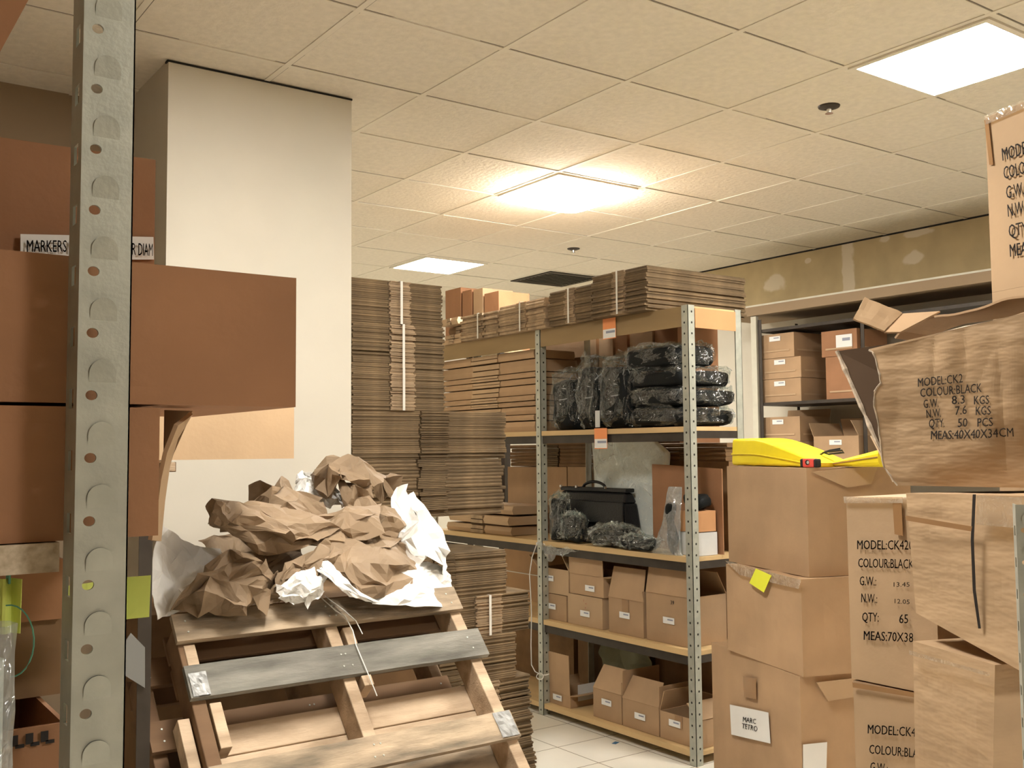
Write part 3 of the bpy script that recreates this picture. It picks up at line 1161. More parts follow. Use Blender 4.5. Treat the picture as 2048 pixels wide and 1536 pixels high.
# cartons on the third shelf
fx = SX + .047
kw = dict(X=fx)
z3 = LV[1] + .0005
SC = 'labelled cartons on the low shelves'
shelf_carton('small closed carton at the left end of the second lowest shelf, beneath an open one', 1076, 1133, 1188, 1246, fx, .25, z0=z3, card=(.5, .52), group=SC, tape=False, seed=21)
shelf_carton('worn closed carton with red marks, bottom of the second pair on the shelf', 1136, 1205, 1192, 1261, fx, .25, z0=z3, card=(.52, .42), group=SC, tape=False, seed=22, m_='kraft_pale', texts=(('I', .135, .03, .012, 1, 2), ('<', .15, .045, .012, 1, 2), ('^', .145, .07, .014, 1, 2)))
zz = at(1105, 1188, x=fx).z + .004
zz2 = at(1170, 1192, x=fx).z + .004
shelf_carton('small open carton with raised flaps, top left on the second lowest shelf', 1076, 1137, 1137, 1190, fx, .25, z0=zz, card=(.4, .6), closed=False, flaps=(('right', .11, 52), ('left', .10, 145), ('back', .1, 70)), group=SC, tape=False, seed=23, m_='kraft_pale')
shelf_carton('open carton with one upright front flap, top of the second pair', 1140, 1207, 1150, 1200, fx, .25, z0=zz2, card=(.62, .38), closed=False, flaps=(('front', .125, 92), ('right', .04, 178)), group=SC, tape=False, seed=24)
shelf_carton('tall narrow carton with its front flap raised, third along the shelf', 1218, 1287, 1199, 1280, fx, .25, z0=z3, card=(.48, .55), closed=False, flaps=(('front', .155, 78, .01), ('right', .05, 80)), group=SC, seed=25)
shelf_carton('large carton with front flap raised at the right end of the second lowest shelf', 1293, 1378, 1190, 1299, fx, .25, z0=z3, card=(.55, .48), closed=False, flaps=(('front', .17, 82, .012), ('back', .12, 60)), group=SC, tape=False, seed=26, texts=(('39', .17, .04, .018, 1, 1),))
z4 = LV[0] + .0005
r = shelf_carton('carton with a tall upright flap at the left of the bottom shelf', 1092, 1141, 1385, 1431, fx, .24, z0=z4, card=(.5, .6), closed=False, flaps=(('front', .21, 92), ('right', .06, 170), ('left', .05, 100)), group=SC, tape=False, seed=27)
b = MB(); b.box(0, .0008, .05, .20, .03, .115); o = b.build('side_label', M['white_box'], r); o.location = (at(1092, 1400, x=fx).y - at(1141, 1400, x=fx).y + .001, 0, 0)
shelf_carton('carton with a sloping front flap, second on the bottom shelf', 1187, 1243, 1383, 1462, fx, .25, z0=z4, card=(.5, .62), closed=False, flaps=(('front', .13, 58, .01), ('right', .06, 88)), group=SC, tape=False, seed=28)
shelf_carton('carton with flaps open to both sides, third on the bottom shelf', 1246, 1318, 1406, 1489, fx, .25, z0=z4, card=(.5, .52), closed=False, flaps=(('front', .12, 62, .02), ('right', .10, 91), ('left', .13, 89)), group=SC, tape=False, seed=29)
shelf_carton('half-open carton at the right end of the bottom shelf, behind the post', 1321, 1398, 1432, 1513, fx, .25, z0=z4, card=(.4, .68), closed=False, flaps=(('right', .10, 40), ('left', .1, 72), ('back', .1, 50)), group=SC, tape_m='tape', seed=30)

# big cartons standing behind the shelving
rx = SX + SD + .02
RC = 'large cartons stacked behind the shelving'
zz = 0
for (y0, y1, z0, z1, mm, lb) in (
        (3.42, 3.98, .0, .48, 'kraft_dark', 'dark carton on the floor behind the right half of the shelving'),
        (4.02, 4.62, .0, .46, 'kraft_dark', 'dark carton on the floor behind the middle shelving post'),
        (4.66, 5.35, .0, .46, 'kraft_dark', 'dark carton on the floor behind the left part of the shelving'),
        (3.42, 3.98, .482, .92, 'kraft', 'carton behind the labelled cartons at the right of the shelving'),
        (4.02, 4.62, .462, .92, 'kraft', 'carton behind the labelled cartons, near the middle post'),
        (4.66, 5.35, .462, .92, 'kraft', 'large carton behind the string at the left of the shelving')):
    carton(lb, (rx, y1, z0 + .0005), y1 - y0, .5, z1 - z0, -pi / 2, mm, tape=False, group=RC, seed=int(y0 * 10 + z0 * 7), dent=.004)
for (xl, xr, lb, sd) in ((1016, 1082, 'tan carton left of the middle post behind the briefcase shelf', 41), (1086, 1134, 'tan carton just right of the middle post, behind the black briefcase', 42), (1136, 1192, 'tan carton behind the briefcase handle', 43)):
    shelf_carton(lb, xl, xr, 934, 1074, rx, .45, z0=.9215, tape=False, group='tan cartons behind the briefcase', seed=sd, m_='kraft')
zt = at(1100, 934, x=rx).z + .002
yy = at(1016, 900, x=rx).y
bundle('dark bundle of flattened cartons lying on the tan cartons behind the shelving', (rx + .005, yy - .02, zt), .80, .42, at(1100, 889, x=rx).z - zt, -pi / 2, 6, strap=False, edge='kraft_dark', mid='fold', seed=4)
r = carton('dark brown carton behind the right end of the briefcase shelf', (rx, 4.0, .9215), .56, .5, .44, -pi / 2, 'kraft_dark', tape=False, group=RC, seed=45)
bundle('dark bundle of flattened cartons behind the brown board', (rx + .004, 3.98, 1.363), .52, .44, .09, -pi / 2, 4, strap=False, edge='kraft_dark', mid='fold', seed=5)
zt = 1.455
for k, (xl, xr, mm) in enumerate(((1198, 1226, 'kraft'), (1228, 1252, 'kraft_red'), (1254, 1300, 'kraft'), (1302, 1348, 'kraft_red'))):
    L0, R0 = at(xl, 690, x=rx), at(xr, 690, x=rx)
    carton(('upright brown carton behind the wrapped bags, first from the left', 'upright brown carton behind the wrapped bags, second from the left', 'upright brown carton behind the wrapped bags, third from the left', 'upright brown carton behind the wrapped bags, nearest the corner post')[k], (rx + .01 * k, L0.y, 1.455), L0.y - R0.y - .002, .3, 2.078 - 1.455, -pi / 2, mm, tape=False, group='upright cartons behind the wrapped bags', seed=60 + k)

L0, R0 = at(1086, 760, x=rx), at(1196, 760, x=rx)
carton('dark carton in the gap behind the upright wrapped bags', (rx, L0.y, 1.4555), L0.y - R0.y - .004, .3, 1.96 - 1.456, -pi / 2, 'kraft_dark', tape=False, seed=66)
carton('flat brown carton atop the dark one behind the upright wrapped bags', (rx - .004, L0.y + .004, 1.9605), L0.y - R0.y - .004, .3, .13, -pi / 2, 'kraft', tape=False, seed=67)
# flattened cartons piled in the left bay
R_ = random.Random(3)
GFL = 'flattened cartons piled in the left bay'
ms = [sheet_mesh(1.00, .30, .03, (.36, .64), 70 + k, 'kraft', 'kraft_pale', .003) for k in range(3)]
z = LV[3] + .001
hs = [.06, .032, .044, .026, .03, .056, .034, .03, .07, .05]
for k, h_ in enumerate(hs):
    me = ms[k % 3]
    o = bpy.data.objects.new('flattened_carton', me)
    o.location = (SX + .028 + R_.uniform(-.006, .01), 5.545 + R_.uniform(-.02, .008), z)
    o.rotation_euler = (R_.uniform(-.006, .006) if k else 0, 0, -pi / 2 + R_.uniform(-.012, .012))
    o.scale = (1, 1, h_ / .030)
    link(o)
    tag(o, 'large flattened carton in the pile on the left bay, left of the wrapped bags', 'flattened carton', GFL)
    z += h_ + .0035
for k, (xl, xr, yt, yb, lb) in enumerate(((893, 1016, 1052, 1076, 'bottom folded carton of three tilted on the shelf beside the tower'), (896, 1019, 1033, 1050, 'middle folded carton of three tilted on the shelf beside the tower'), (893, 1017, 1012, 1032, 'top folded carton of three tilted on the shelf beside the tower'))):
    L0, R0 = at(xl, yb, x=SX + .03), at(xr, yb, x=SX + .03)
    o = bpy.data.objects.new('folded_carton', sheet_mesh(L0.y - R0.y, .28, .05, (.4, .6), 80 + k, 'kraft_pale', 'raw', .004))
    link(o)
    o.location = (SX + .03 + .006 * k, L0.y, LV[2] + .002 + .06 * k)
    o.rotation_euler = (0, 0, -pi / 2 + (.03, -.03, .02)[k])
    tag(o, lb, 'folded carton', 'three folded cartons beside the tower')

# white cord tied to the middle post
pts = [at(x, y, x=SX - .015) for (x, y) in ((1074, 1086), (1064, 1115), (1059, 1150), (1061, 1180), (1063, 1230), (1062, 1290), (1063, 1330), (1070, 1343), (1082, 1350), (1092, 1350), (1098, 1348))]
r = empty('cord', pts[-3], 'white cord hanging down and tied round the middle shelving post', 'cord')
b = MB(); b.tube([p - pts[-3] for p in pts], .0028, 6)
lp = [at(1080 + 7 * cos(a), 1353 + 6 * sin(a), x=SX - .02) - pts[-3] for a in [2 * pi * i / 12 for i in range(13)]]
b.tube(lp, .0026, 6); b.build('cord', M['cord'], r)
q = at(1060, 1149, x=rx - .006)
r = empty('cord', (rx - .004, 4.66, q.z), 'white string tied round the large carton at the left of the shelving', 'cord')
b = MB(); b.box(-.002, .0, 0, .66, -.003, .003); b.build('string', M['cord'], r)

# ---- bundles on top of the shelving
TB = 'strapped bundles on top of the shelving'
zt = LV[4] + .001
p = at(1300, 618, z=zt)
bundle('largest strapped cardboard bundle on the right end of the shelving top', (3.325, 3.94, zt), .405, .69, .215, -pi / 2 - radians(0), 19, group=TB, centre=(.40, .62), seed=31, edge='fold', jitter=.008)
bundle('strapped cardboard bundle second from the right on the shelving top', (3.345, 4.325, zt), .365, .40, .185, -pi / 2, 12, group=TB, seed=32, jitter=.009)
bundle('strapped cardboard bundle third from the right on the shelving top', (3.35, 4.80, zt), .455, .36, .165, -pi / 2 - .03, 10, group=TB, seed=33, edge='raw', jitter=.008)
bundle('leftmost strapped cardboard bundle on the shelving top', (3.34, 5.19, zt), .375, .36, .150, -pi / 2 + .04, 10, group=TB, seed=34, edge='raw', jitter=.01)
for k, (z0, h_, dx) in enumerate(((0, .03, .0), (.033, .028, .02), (.064, .05, .05), (.117, .045, -.005))):
    o = bpy.data.objects.new('folded_carton', sheet_mesh(.20, .28, h_, (.4, .6), 90 + k, 'kraft_pale' if k != 2 else 'kraft_dark', 'raw', .004))
    link(o)
    o.location = (3.36 + dx, 5.445, zt + z0)
    o.rotation_euler = (0, 0, -pi / 2 + (.05, -.06, .1, -.04)[k])
    tag(o, 'loose folded carton in the small pile at the left end of the shelving top', 'folded carton', 'loose folded cartons on the shelving top')
xb = 3.80
rk = empty('storage_rack', (3.775, 4.70, 0), 'rack behind the shelving carrying the upright cartons at the far end', 'rack')
b = MB(); b.box(0, .34, .70, 1.10, 2.06, 2.083); b.build('shelf_board', M['shelf_under'], rk)
for (x, y) in ((0, .70), (.31, .70), (0, 1.07), (.31, 1.07)):
    b = MB(); b.box(x, x + .03, y, y + .03, 0, 2.06); b.build('post', M['steel_dark'], rk)
for k, (xl, xr, yt, mm) in enumerate(((891, 922, 582, 'kraft_red'), (925, 944, 583, 'kraft_red'), (947, 966, 580, 'kraft'), (969, 998, 588, 'kraft_red'))):
    L0, R0 = at(xl, 600, x=xb), at(xr, 600, x=xb)
    carton(('upright brown carton at the far end behind the shelving top, beside the tower', 'narrow upright carton at the far end behind the shelving top, second from the tower', 'tallest narrow upright carton at the far end behind the shelving top', 'low upright carton at the far end behind the leftmost bundle')[k], (xb, L0.y, 2.0835), L0.y - R0.y - .003, .25, at(xl, yt, x=xb).z - 2.0835, -pi / 2, mm, tape=False, group='upright cartons behind the shelving top', seed=100 + k)

# ------------------------------------------------------------------ cardboard tower beside the pillar
TG = 'bundles in the tall cardboard tower'
TX = 1.972
T6 = 'narrow bundle in the tower half hidden behind the crumpled paper'
zl = [0.0, .092, .268, .432, .628, .800, .990]          # lower, nearer bundles
Lx = (2.765, 2.748, 2.742, 2.655, 2.738, 2.611)
names = ('bottom bundle of the cardboard tower, on the floor', 'second bundle from the floor in the cardboard tower', 'third bundle from the floor, white strap showing beside the pallet', 'plain-sided bundle fourth from the floor in the tower', 'white-strapped bundle just under the lit ledge of the tower', 'bundle whose bare top forms a ledge beside the paper heap')
yaws = (.0, .01, .035, -.01, .03, .0)
for k in range(6):
    strap = k in (0, 1, 2, 4)
    h_ = zl[k + 1] - zl[k]
    wd = Lx[k] - TX
    c0 = (.40, .58) if strap else (.42, .58)
    if k == 1:
        c0 = (.50, .74)
    if k == 4:
        c0 = (.62, .80)
    if k == 2:
        c0 = (.62, .78)
    if k == 0:
        c0 = (.55, .75)
    bundle(names[k], (TX, 3.70 - (.015 if k in (2, 4) else 0), zl[k] + .0005), wd, .62, h_ - .001, yaws[k], max(8, int(h_ / .0085)), strap=strap, group=TG, centre=c0, seed=200 + k, edge='fold', mid='raw' if strap else 'fold', jitter=.008 if k in (0, 1, 2) else .005, straps=[(c0[0] + c0[1]) / 2])
zu = [.9915, 1.130, 1.388, 1.603, 1.790, 1.984, 2.175]
spec = ((2.33, .40, 'narrow bundle in the tower half hidden behind the crumpled paper', True, (.3, .7)),
        (2.76, .42, 'wide bundle with dark gaps in the tower, lower of the two wide ones', False, (.42, .60)),
        (2.775, .42, 'wide plain bundle in the tower, upper of the two wide ones', False, (.42, .60)),
        (2.440, .42, 'third strapped bundle from the top of the cardboard tower', True, (.40, .66)),
        (2.436, .42, 'second strapped bundle from the top of the cardboard tower', True, (.40, .66)),
        (2.442, .42, 'topmost strapped bundle of the cardboard tower, near the ceiling', True, (.42, .64)))
for k, (xr, d_, lb, strap, c0) in enumerate(spec):
    h_ = zu[k + 1] - zu[k]
    bundle(lb, (1.975 if k != 5 else 1.962, 3.93, zu[k] + .0005), xr - 1.975, d_, h_ - .001, (0, .004, 0, .008, -.004, .0)[k], 16 if k == 1 else max(8, int(h_ / .0085)), strap=strap, group=TG, centre=c0, seed=220 + k, edge='fold', mid='raw' if strap else 'fold', jitter=.014 if k == 1 else .006)

# ------------------------------------------------------------------ leaning pallet
PT = radians(47)
O = Vector((.915, 2.95, .957))
dv = Vector((0, -cos(PT), -sin(PT)))
nv = Vector((0, -sin(PT), cos(PT)))
xv = Vector((1, 0, 0))
PM = Matrix((xv, dv, nv)).transposed().to_4x4()
PM.translation = O


def pallet(label, M4, boards, far, length, wid, top_mats, x0=0):
    base = M4 @ Vector((wid / 2, length, -.06))
    base.z = 0
    r = empty('wooden_pallet', base, label, 'pallet', 'leaning pallets')
    inv_ = Matrix.Translation(-base) @ M4

    def bld(name, boxes, mm, bev=.003):
        b_ = MB()
        b_.M = inv_
        for bx in boxes:
            b_.box(*bx)
        return b_.build(name, M[mm], r, bevel=bev)
    for k, (s0, s1, mm, da, db) in enumerate(boards):
        b_ = MB()
        b_.M = inv_
        n_ = 14
        R2 = random.Random(k + 5)
        P = []
        for lay in (0, 1):
            for e in (s0, s1):
                P.append([Vector((-.004 + da + (wid + .008 - da + db) * i / n_, e + .002 * noise.noise(Vector((i * .7, e * 9, 3))), (.0 if lay == 0 else .018) + .001 * noise.noise(Vector((i * .5, e * 30, 8))))) for i in range(n_ + 1)])
        for (a, c) in ((2, 3), (3, 1), (1, 0), (0, 2)):
            b_.grid([P[a], P[c]])
        for i in (0, n_):
            q = [P[j][i] for j in (0, 1, 3, 2)]
            b_.add(q, [(0, 1, 2, 3) if i == 0 else (3, 2, 1, 0)])
        bo = b_.build('deck_board', M[mm], r)
        bm2 = bmesh.new(); bm2.from_mesh(bo.data); bmesh.ops.remove_doubles(bm2, verts=bm2.verts, dist=1e-5); bmesh.ops.recalc_face_normals(bm2, faces=bm2.faces); bm2.to_mesh(bo.data); bm2.free()
        b_ = MB()
        b_.M = inv_
        for xx in (.028, wid * .5 - .01, wid * .5 + .012, wid - .03):
            for ss in (.3, .7):
                c = Vector((xx + R2.uniform(-.008, .008), s0 + (s1 - s0) * ss, .0186))
                b_.tube([c - Vector((0, 0, .001)), c + Vector((0, 0, .0012))], .0028, 8)
        if mm != 'pallet_light':
            b_.build('nail', M['steel'], bo)
    for xx in (0.0, wid * .5 - .02, wid - .04):
        bld('stringer', [(xx, xx + .040, .03, length - .01, -.090, -.001)], 'pallet_light' if xx else 'pallet_dark')
    for xx in (.052, wid * .5 + .026, wid - .085):
        pass
    for k, (s0, s1, mm) in enumerate(far):
        bld('far_deck_board', [(.0, wid, s0, s1, -.108, -.0915)], mm)
    return r


front = [(.0, .090, 'pallet', 0, .0), (.170, .270, 'pallet_grey', 0, .02), (.470, .560, 'pallet', 0, 0), (.70, .79, 'pallet', 0, 0), (1.10, 1.19, 'pallet', 0, 0)]
far = [(.0, .09, 'pallet_dark'), (.11, .20, 'pallet_dark'), (.305, .395, 'pallet_light'), (.398, .49, 'pallet_light'), (.50, .60, 'pallet'), (.61, .70, 'pallet_light'), (.8, .9, 'pallet'), (1.0, 1.09, 'pallet')]
pl = pallet('weathered wooden pallet leaning under the crumpled paper', PM, front, far, 1.20, .935, None)
# cleats nailed beside the stringers
for k, (x0, s0, s1, z0_, z1_) in enumerate(((-.036, .30, 1.16, -.085, -.03), (.045, .285, .42, -.055, .004), (.015, .095, .165, -.06, .002), (.50, .275, .31, -.06, .012), (.50, .10, .165, -.06, .004))):
    b = MB(); b.M = Matrix.Translation(-pl.location) @ PM
    b.box(x0 - .0, x0 + .032, s0, s1, z0_, z1_)
    b.build('cleat', M['pallet_light'], pl, bevel=.002)
for (x0, x1, s0, s1, sd) in ((.872, .934, .472, .555, 3), (.002, .050, .196, .268, 4)):
    b = MB(); b.M = Matrix.Translation(-pl.location) @ PM
    rr = random.Random(sd)
    b.grid([[(x0 + (x1 - x0) * i / 8, s0 + (s1 - s0) * j / 8, .0205 + rr.uniform(-.0012, .0022)) for i in range(9)] for j in range(9)])
    b.build('nail_plate', M['plate'], pl)
PM2 = PM.copy()
PM2.translation = O + nv * -.165 + Vector((-.075, 0, -.0)) + dv * .03
pallet('dark pallet behind the front one, its side showing at the left', PM2, [(.0, .09, 'pallet_dark', 0, 0), (.2, .29, 'pallet_dark', 0, 0), (.45, .54, 'pallet_dark', 0, 0), (.7, .79, 'pallet_dark', 0, 0)], [(.0, .09, 'pallet_dark'), (.15, .3, 'pallet_dark'), (.4, .5, 'pallet_dark'), (.6, .75, 'pallet_dark'), (.9, 1.0, 'pallet_dark')], 1.17, .96, None)
carton('large carton hidden behind the leaning pallets, under the paper heap', (.92, 3.245, 0), .98, .56, .925, 0, 'kraft_dark', tape=False, seed=300)
# twisted wire on the pallet
for k, (pts_, rr, lb) in enumerate((([(642, 1195, .0), (672, 1222, .03), (690, 1232, .03), (706, 1262, .03), (712, 1290, .02), (738, 1352, .022), (754, 1392, -.02)], .0017, 'long twisted wire trailing down the pallet from the paper'), ([(650, 1192, .01), (690, 1222, .03), (712, 1242, .035), (725, 1268, .03)], .0015, 'short kinked wire on the top pallet board'))):
    P = [plane_at(x, y, O + nv * (.018 + h_ * .5), nv) for x, y, h_ in pts_]
    r = empty('wire', P[-1], lb, 'wire', 'wires on the pallet')
    b = MB(); b.tube([p - P[-1] for p in P], rr, 6); b.build('strand', M['cord'], r)

# ------------------------------------------------------------------ crumpled packing paper
PG = 'crumpled packing paper on the pallet'


def subdivide(V, Fs, rr, amp):
    """split every triangle in four; the new mid-edge points are shaken by amp times the edge length."""
    mid, out = {}, []
    for f_ in Fs:
        m3 = []
        for i in range(3):
            k = tuple(sorted((f_[i], f_[(i + 1) % 3])))
            if k not in mid:
                p, q = V[k[0]], V[k[1]]
                l_ = (p - q).length * amp
                mid[k] = len(V)
                V.append((p + q) / 2 + Vector((rr.gauss(0, l_), rr.gauss(0, l_), rr.gauss(0, l_))))
            m3.append(mid[k])
        a_, b_, c_ = f_
        out += [(a_, m3[0], m3[2]), (m3[0], b_, m3[1]), (m3[2], m3[1], c_), (m3[0], m3[1], m3[2])]
    return out


def paper(label, net, mm, seed, amp=.02, n=9, sub=.07, levels=2):
    """a crumpled sheet of sharp flat facets over a net of (photo column, photo row, y) points."""
    C_ = [[at(p[0], p[1], y=p[2]) for p in row] for row in net]
    rr = random.Random(seed)
    V, Fs = [], []
    for i in range(n + 1):
        for j in range(n + 1):
            u, v_ = j / n, i / n
            if 0 < i < n:
                v_ += rr.uniform(-.34, .34) / n
            if 0 < j < n:
                u += rr.uniform(-.34, .34) / n
            p = bezier_patch(C_, u, v_)
            V.append(p + Vector((rr.gauss(0, amp * .5), rr.gauss(0, amp), rr.gauss(0, amp * .8))))
    for i in range(n):
        for j in range(n):
            a_, b_, c_, d_ = i * (n + 1) + j, i * (n + 1) + j + 1, (i + 1) * (n + 1) + j + 1, (i + 1) * (n + 1) + j
            Fs += [(a_, b_, c_), (a_, c_, d_)] if rr.random() < .5 else [(a_, b_, d_), (b_, c_, d_)]
    for k in range(levels):
        Fs = subdivide(V, Fs, rr, sub / (1 + k))
    zm = min(p.z for p in V)
    base = Vector((sum(p.x for p in V) / len(V), sum(p.y for p in V) / len(V), zm))
    b_ = MB()
    b_.add([p - base for p in V], Fs)
    o_ = b_.build('packing_paper', M[mm], None, solid=.0012)
    o_.location = base
    return tag(o_, label, 'packing paper', PG)


def wad(label, px, py, y, size, seed, mm, amp=.22, sub=2):
    c = at(px, py, y=y)
    rr = random.Random(seed)
    bm_ = bmesh.new()
    bmesh.ops.create_icosphere(bm_, subdivisions=sub, radius=.5)
    V = []
    for v_ in bm_.verts:
        k = 1 + rr.uniform(-amp, amp) + .25 * noise.noise(v_.co * 4 + Vector((seed, 0, 0)))
        V.append(Vector((v_.co.x * size[0], v_.co.y * size[1], v_.co.z * size[2])) * k)
    Fs = [tuple(v_.index for v_ in f_.verts) for f_ in bm_.faces]
    bm_.free()
    Fs = subdivide(V, Fs, rr, .09)
    b_ = MB()
    b_.add(V, Fs)
    o_ = b_.build('packing_paper', M[mm], None)
    o_.location = c
    return tag(o_, label, 'packing paper', PG)


paper('broad white paper sheet curling up at the left of the heap', [[(322, 1052, 3.12), (352, 1058, 3.14), (368, 1098, 3.14), (440, 1098, 3.22)], [(298, 1110, 3.02), (350, 1130, 3.24), (400, 1140, 3.24), (455, 1130, 3.22)], [(294, 1180, 2.96), (330, 1190, 3.12), (380, 1190, 3.1), (445, 1180, 3.1)], [(316, 1240, 2.92), (334, 1232, 2.95), (370, 1215, 2.98), (420, 1205, 3.0)]], 'paper_white', 11, .004, 6, .03)
paper('brown paper crumple at the lower left edge of the pallet', [[(352, 1218, 2.93), (385, 1130, 2.99), (440, 1105, 3.0), (498, 1115, 3.05)], [(372, 1228, 2.88), (410, 1150, 2.78), (480, 1120, 2.84), (530, 1120, 3.0)], [(430, 1228, 2.86), (470, 1180, 2.76), (520, 1180, 2.78), (550, 1150, 2.98)], [(500, 1226, 2.88), (530, 1215, 2.86), (548, 1190, 2.92), (562, 1150, 3.0)]], 'paper_brown', 12, .021, 6, .05)
paper('arched brown paper band sweeping across the middle of the heap', [[(418, 1005, 3.14), (450, 990, 3.15), (560, 1030, 3.15), (660, 1030, 3.2), (770, 1000, 3.22)], [(424, 1040, 3.02), (470, 1020, 2.92), (570, 1060, 2.92), (660, 1050, 3.0), (770, 1040, 3.08)], [(430, 1052, 3.04), (500, 1090, 2.94), (580, 1100, 2.92), (660, 1080, 3.0), (760, 1065, 3.06)], [(455, 1060, 3.08), (520, 1108, 3.04), (600, 1110, 3.02), (660, 1090, 3.05), (745, 1080, 3.1)]], 'paper_brown', 13, .020, 8, .05)
paper('brown paper peak behind the band, left of the top wad', [[(495, 1000, 3.3), (520, 975, 3.3), (570, 965, 3.3), (640, 990, 3.35)], [(510, 1030, 3.2), (550, 985, 3.05), (600, 990, 3.1), (660, 1020, 3.22)], [(530, 1065, 3.15), (580, 1060, 3.05), (620, 1050, 3.08), (690, 1060, 3.18)]], 'paper_brown', 14, .024, 5, .05)
paper('topmost brown paper wad of the heap, arched against the cardboard tower', [[(612, 960, 3.46), (625, 905, 3.44), (690, 915, 3.44), (745, 935, 3.44), (790, 965, 3.46)], [(630, 985, 3.38), (640, 915, 3.28), (700, 900, 3.26), (760, 940, 3.3), (785, 990, 3.4)], [(665, 1000, 3.36), (670, 960, 3.26), (705, 945, 3.24), (745, 965, 3.28), (770, 1000, 3.38)]], 'paper_brown', 21, .024, 6, .05)
paper('brown paper fold hanging in the hollow below the top wad', [[(672, 975, 3.34), (700, 965, 3.3), (735, 985, 3.3)], [(680, 1010, 3.26), (715, 1000, 3.2), (748, 1010, 3.26)], [(700, 1040, 3.22), (725, 1045, 3.18), (752, 1035, 3.24)]], 'paper_brown', 22, .018, 4, .05)
wad('brown paper twist right of centre below the top wad', 768, 1052, 3.20, (.14, .13, .12), 26, 'paper_brown')
paper('white paper crumple peeping out left of the top brown wad', [[(585, 960, 3.46), (610, 935, 3.46), (640, 945, 3.46)], [(600, 985, 3.42), (640, 960, 3.36), (680, 985, 3.4)], [(620, 1000, 3.4), (660, 1010, 3.36), (705, 1010, 3.4)]], 'paper_white', 23, .015, 7)
wad('small brown paper twist at the left tip of the heap', 440, 1030, 3.06, (.065, .08, .075), 24, 'paper_brown', .25, 2)
paper('brown paper fold rising in the middle of the heap', [[(530, 1195, 2.98), (575, 1140, 3.0), (640, 1085, 3.05), (690, 1065, 3.1)], [(515, 1200, 2.90), (575, 1120, 2.86), (640, 1095, 2.9), (690, 1090, 3.0)], [(560, 1185, 2.94), (610, 1160, 2.88), (650, 1140, 2.92), (675, 1120, 3.0)]], 'paper_brown', 15, .018, 6, .05)
paper('added brown paper backing that darkens the hollow of the heap', [[(400, 1085, 3.34), (480, 1060, 3.36), (600, 1060, 3.38)], [(395, 1140, 3.22), (480, 1140, 3.26), (610, 1130, 3.28)], [(420, 1205, 3.06), (500, 1205, 3.08), (610, 1190, 3.10)]], 'paper_brown', 29, .018, 6, .05)  # added backing sheet so the hollow reads dark
paper('small white paper crumple with creases at the front of the heap', [[(545, 1175, 2.92), (590, 1150, 2.88), (650, 1125, 2.94)], [(555, 1195, 2.86), (600, 1175, 2.78), (655, 1165, 2.86)], [(585, 1205, 2.88), (622, 1216, 2.85), (645, 1190, 2.9)]], 'paper_white', 16, .009, 7)
paper('large brown sheet spilling over the right front of the heap', [[(645, 1100, 3.05), (690, 1060, 3.1), (760, 1060, 3.15), (835, 1085, 3.2)], [(650, 1120, 2.95), (710, 1060, 2.86), (770, 1090, 2.9), (838, 1110, 3.05)], [(655, 1150, 2.92), (715, 1170, 2.80), (780, 1160, 2.84), (838, 1150, 3.0)], [(690, 1188, 2.87), (740, 1212, 2.82), (790, 1205, 2.84), (842, 1180, 2.96)]], 'paper_brown', 17, .017, 6, .04)
paper('slim white strip curving over the front of the large brown sheet', [[(622, 1125, 3.0), (632, 1110, 3.0), (650, 1115, 3.0)], [(632, 1140, 2.88), (650, 1130, 2.84), (668, 1128, 2.86)], [(668, 1168, 2.80), (690, 1172, 2.78), (700, 1180, 2.80)], [(700, 1192, 2.82), (730, 1202, 2.82), (760, 1206, 2.84)]], 'paper_white', 28, .004, 6, .03)
paper('long white sheet standing up and sweeping down the right of the heap', [[(798, 972, 3.32), (815, 960, 3.3), (830, 968, 3.3), (842, 1010, 3.28)], [(765, 1030, 3.25), (815, 1025, 3.15), (850, 990, 3.2), (898, 1050, 3.25)], [(780, 1100, 3.15), (830, 1080, 3.02), (885, 1070, 3.1), (888, 1110, 3.2)], [(830, 1130, 3.05), (850, 1120, 2.95), (893, 1120, 3.0), (898, 1165, 3.1)]], 'paper_white', 18, .022, 6, .04)
paper('white sheet corner lying flat over the right end of the pallet', [[(800, 1130, 3.05), (840, 1120, 3.05), (880, 1120, 3.1), (902, 1150, 3.15)], [(760, 1180, 2.86), (810, 1170, 2.80), (860, 1165, 2.88), (905, 1190, 3.02)], [(745, 1208, 2.86), (800, 1218, 2.80), (860, 1218, 2.82), (912, 1208, 2.94)]], 'paper_white', 19, .004, 6, .03)
paper('narrow white paper tail hanging off the right end of the pallet', [[(878, 1190, 3.05), (896, 1195, 3.06), (908, 1200, 3.08)], [(882, 1215, 3.0), (892, 1230, 3.0), (905, 1225, 3.04)], [(905, 1242, 3.0), (910, 1258, 3.0), (918, 1258, 3.02)]], 'paper_white', 20, .004, 4, .03)

# ------------------------------------------------------------------ bags on the shelving


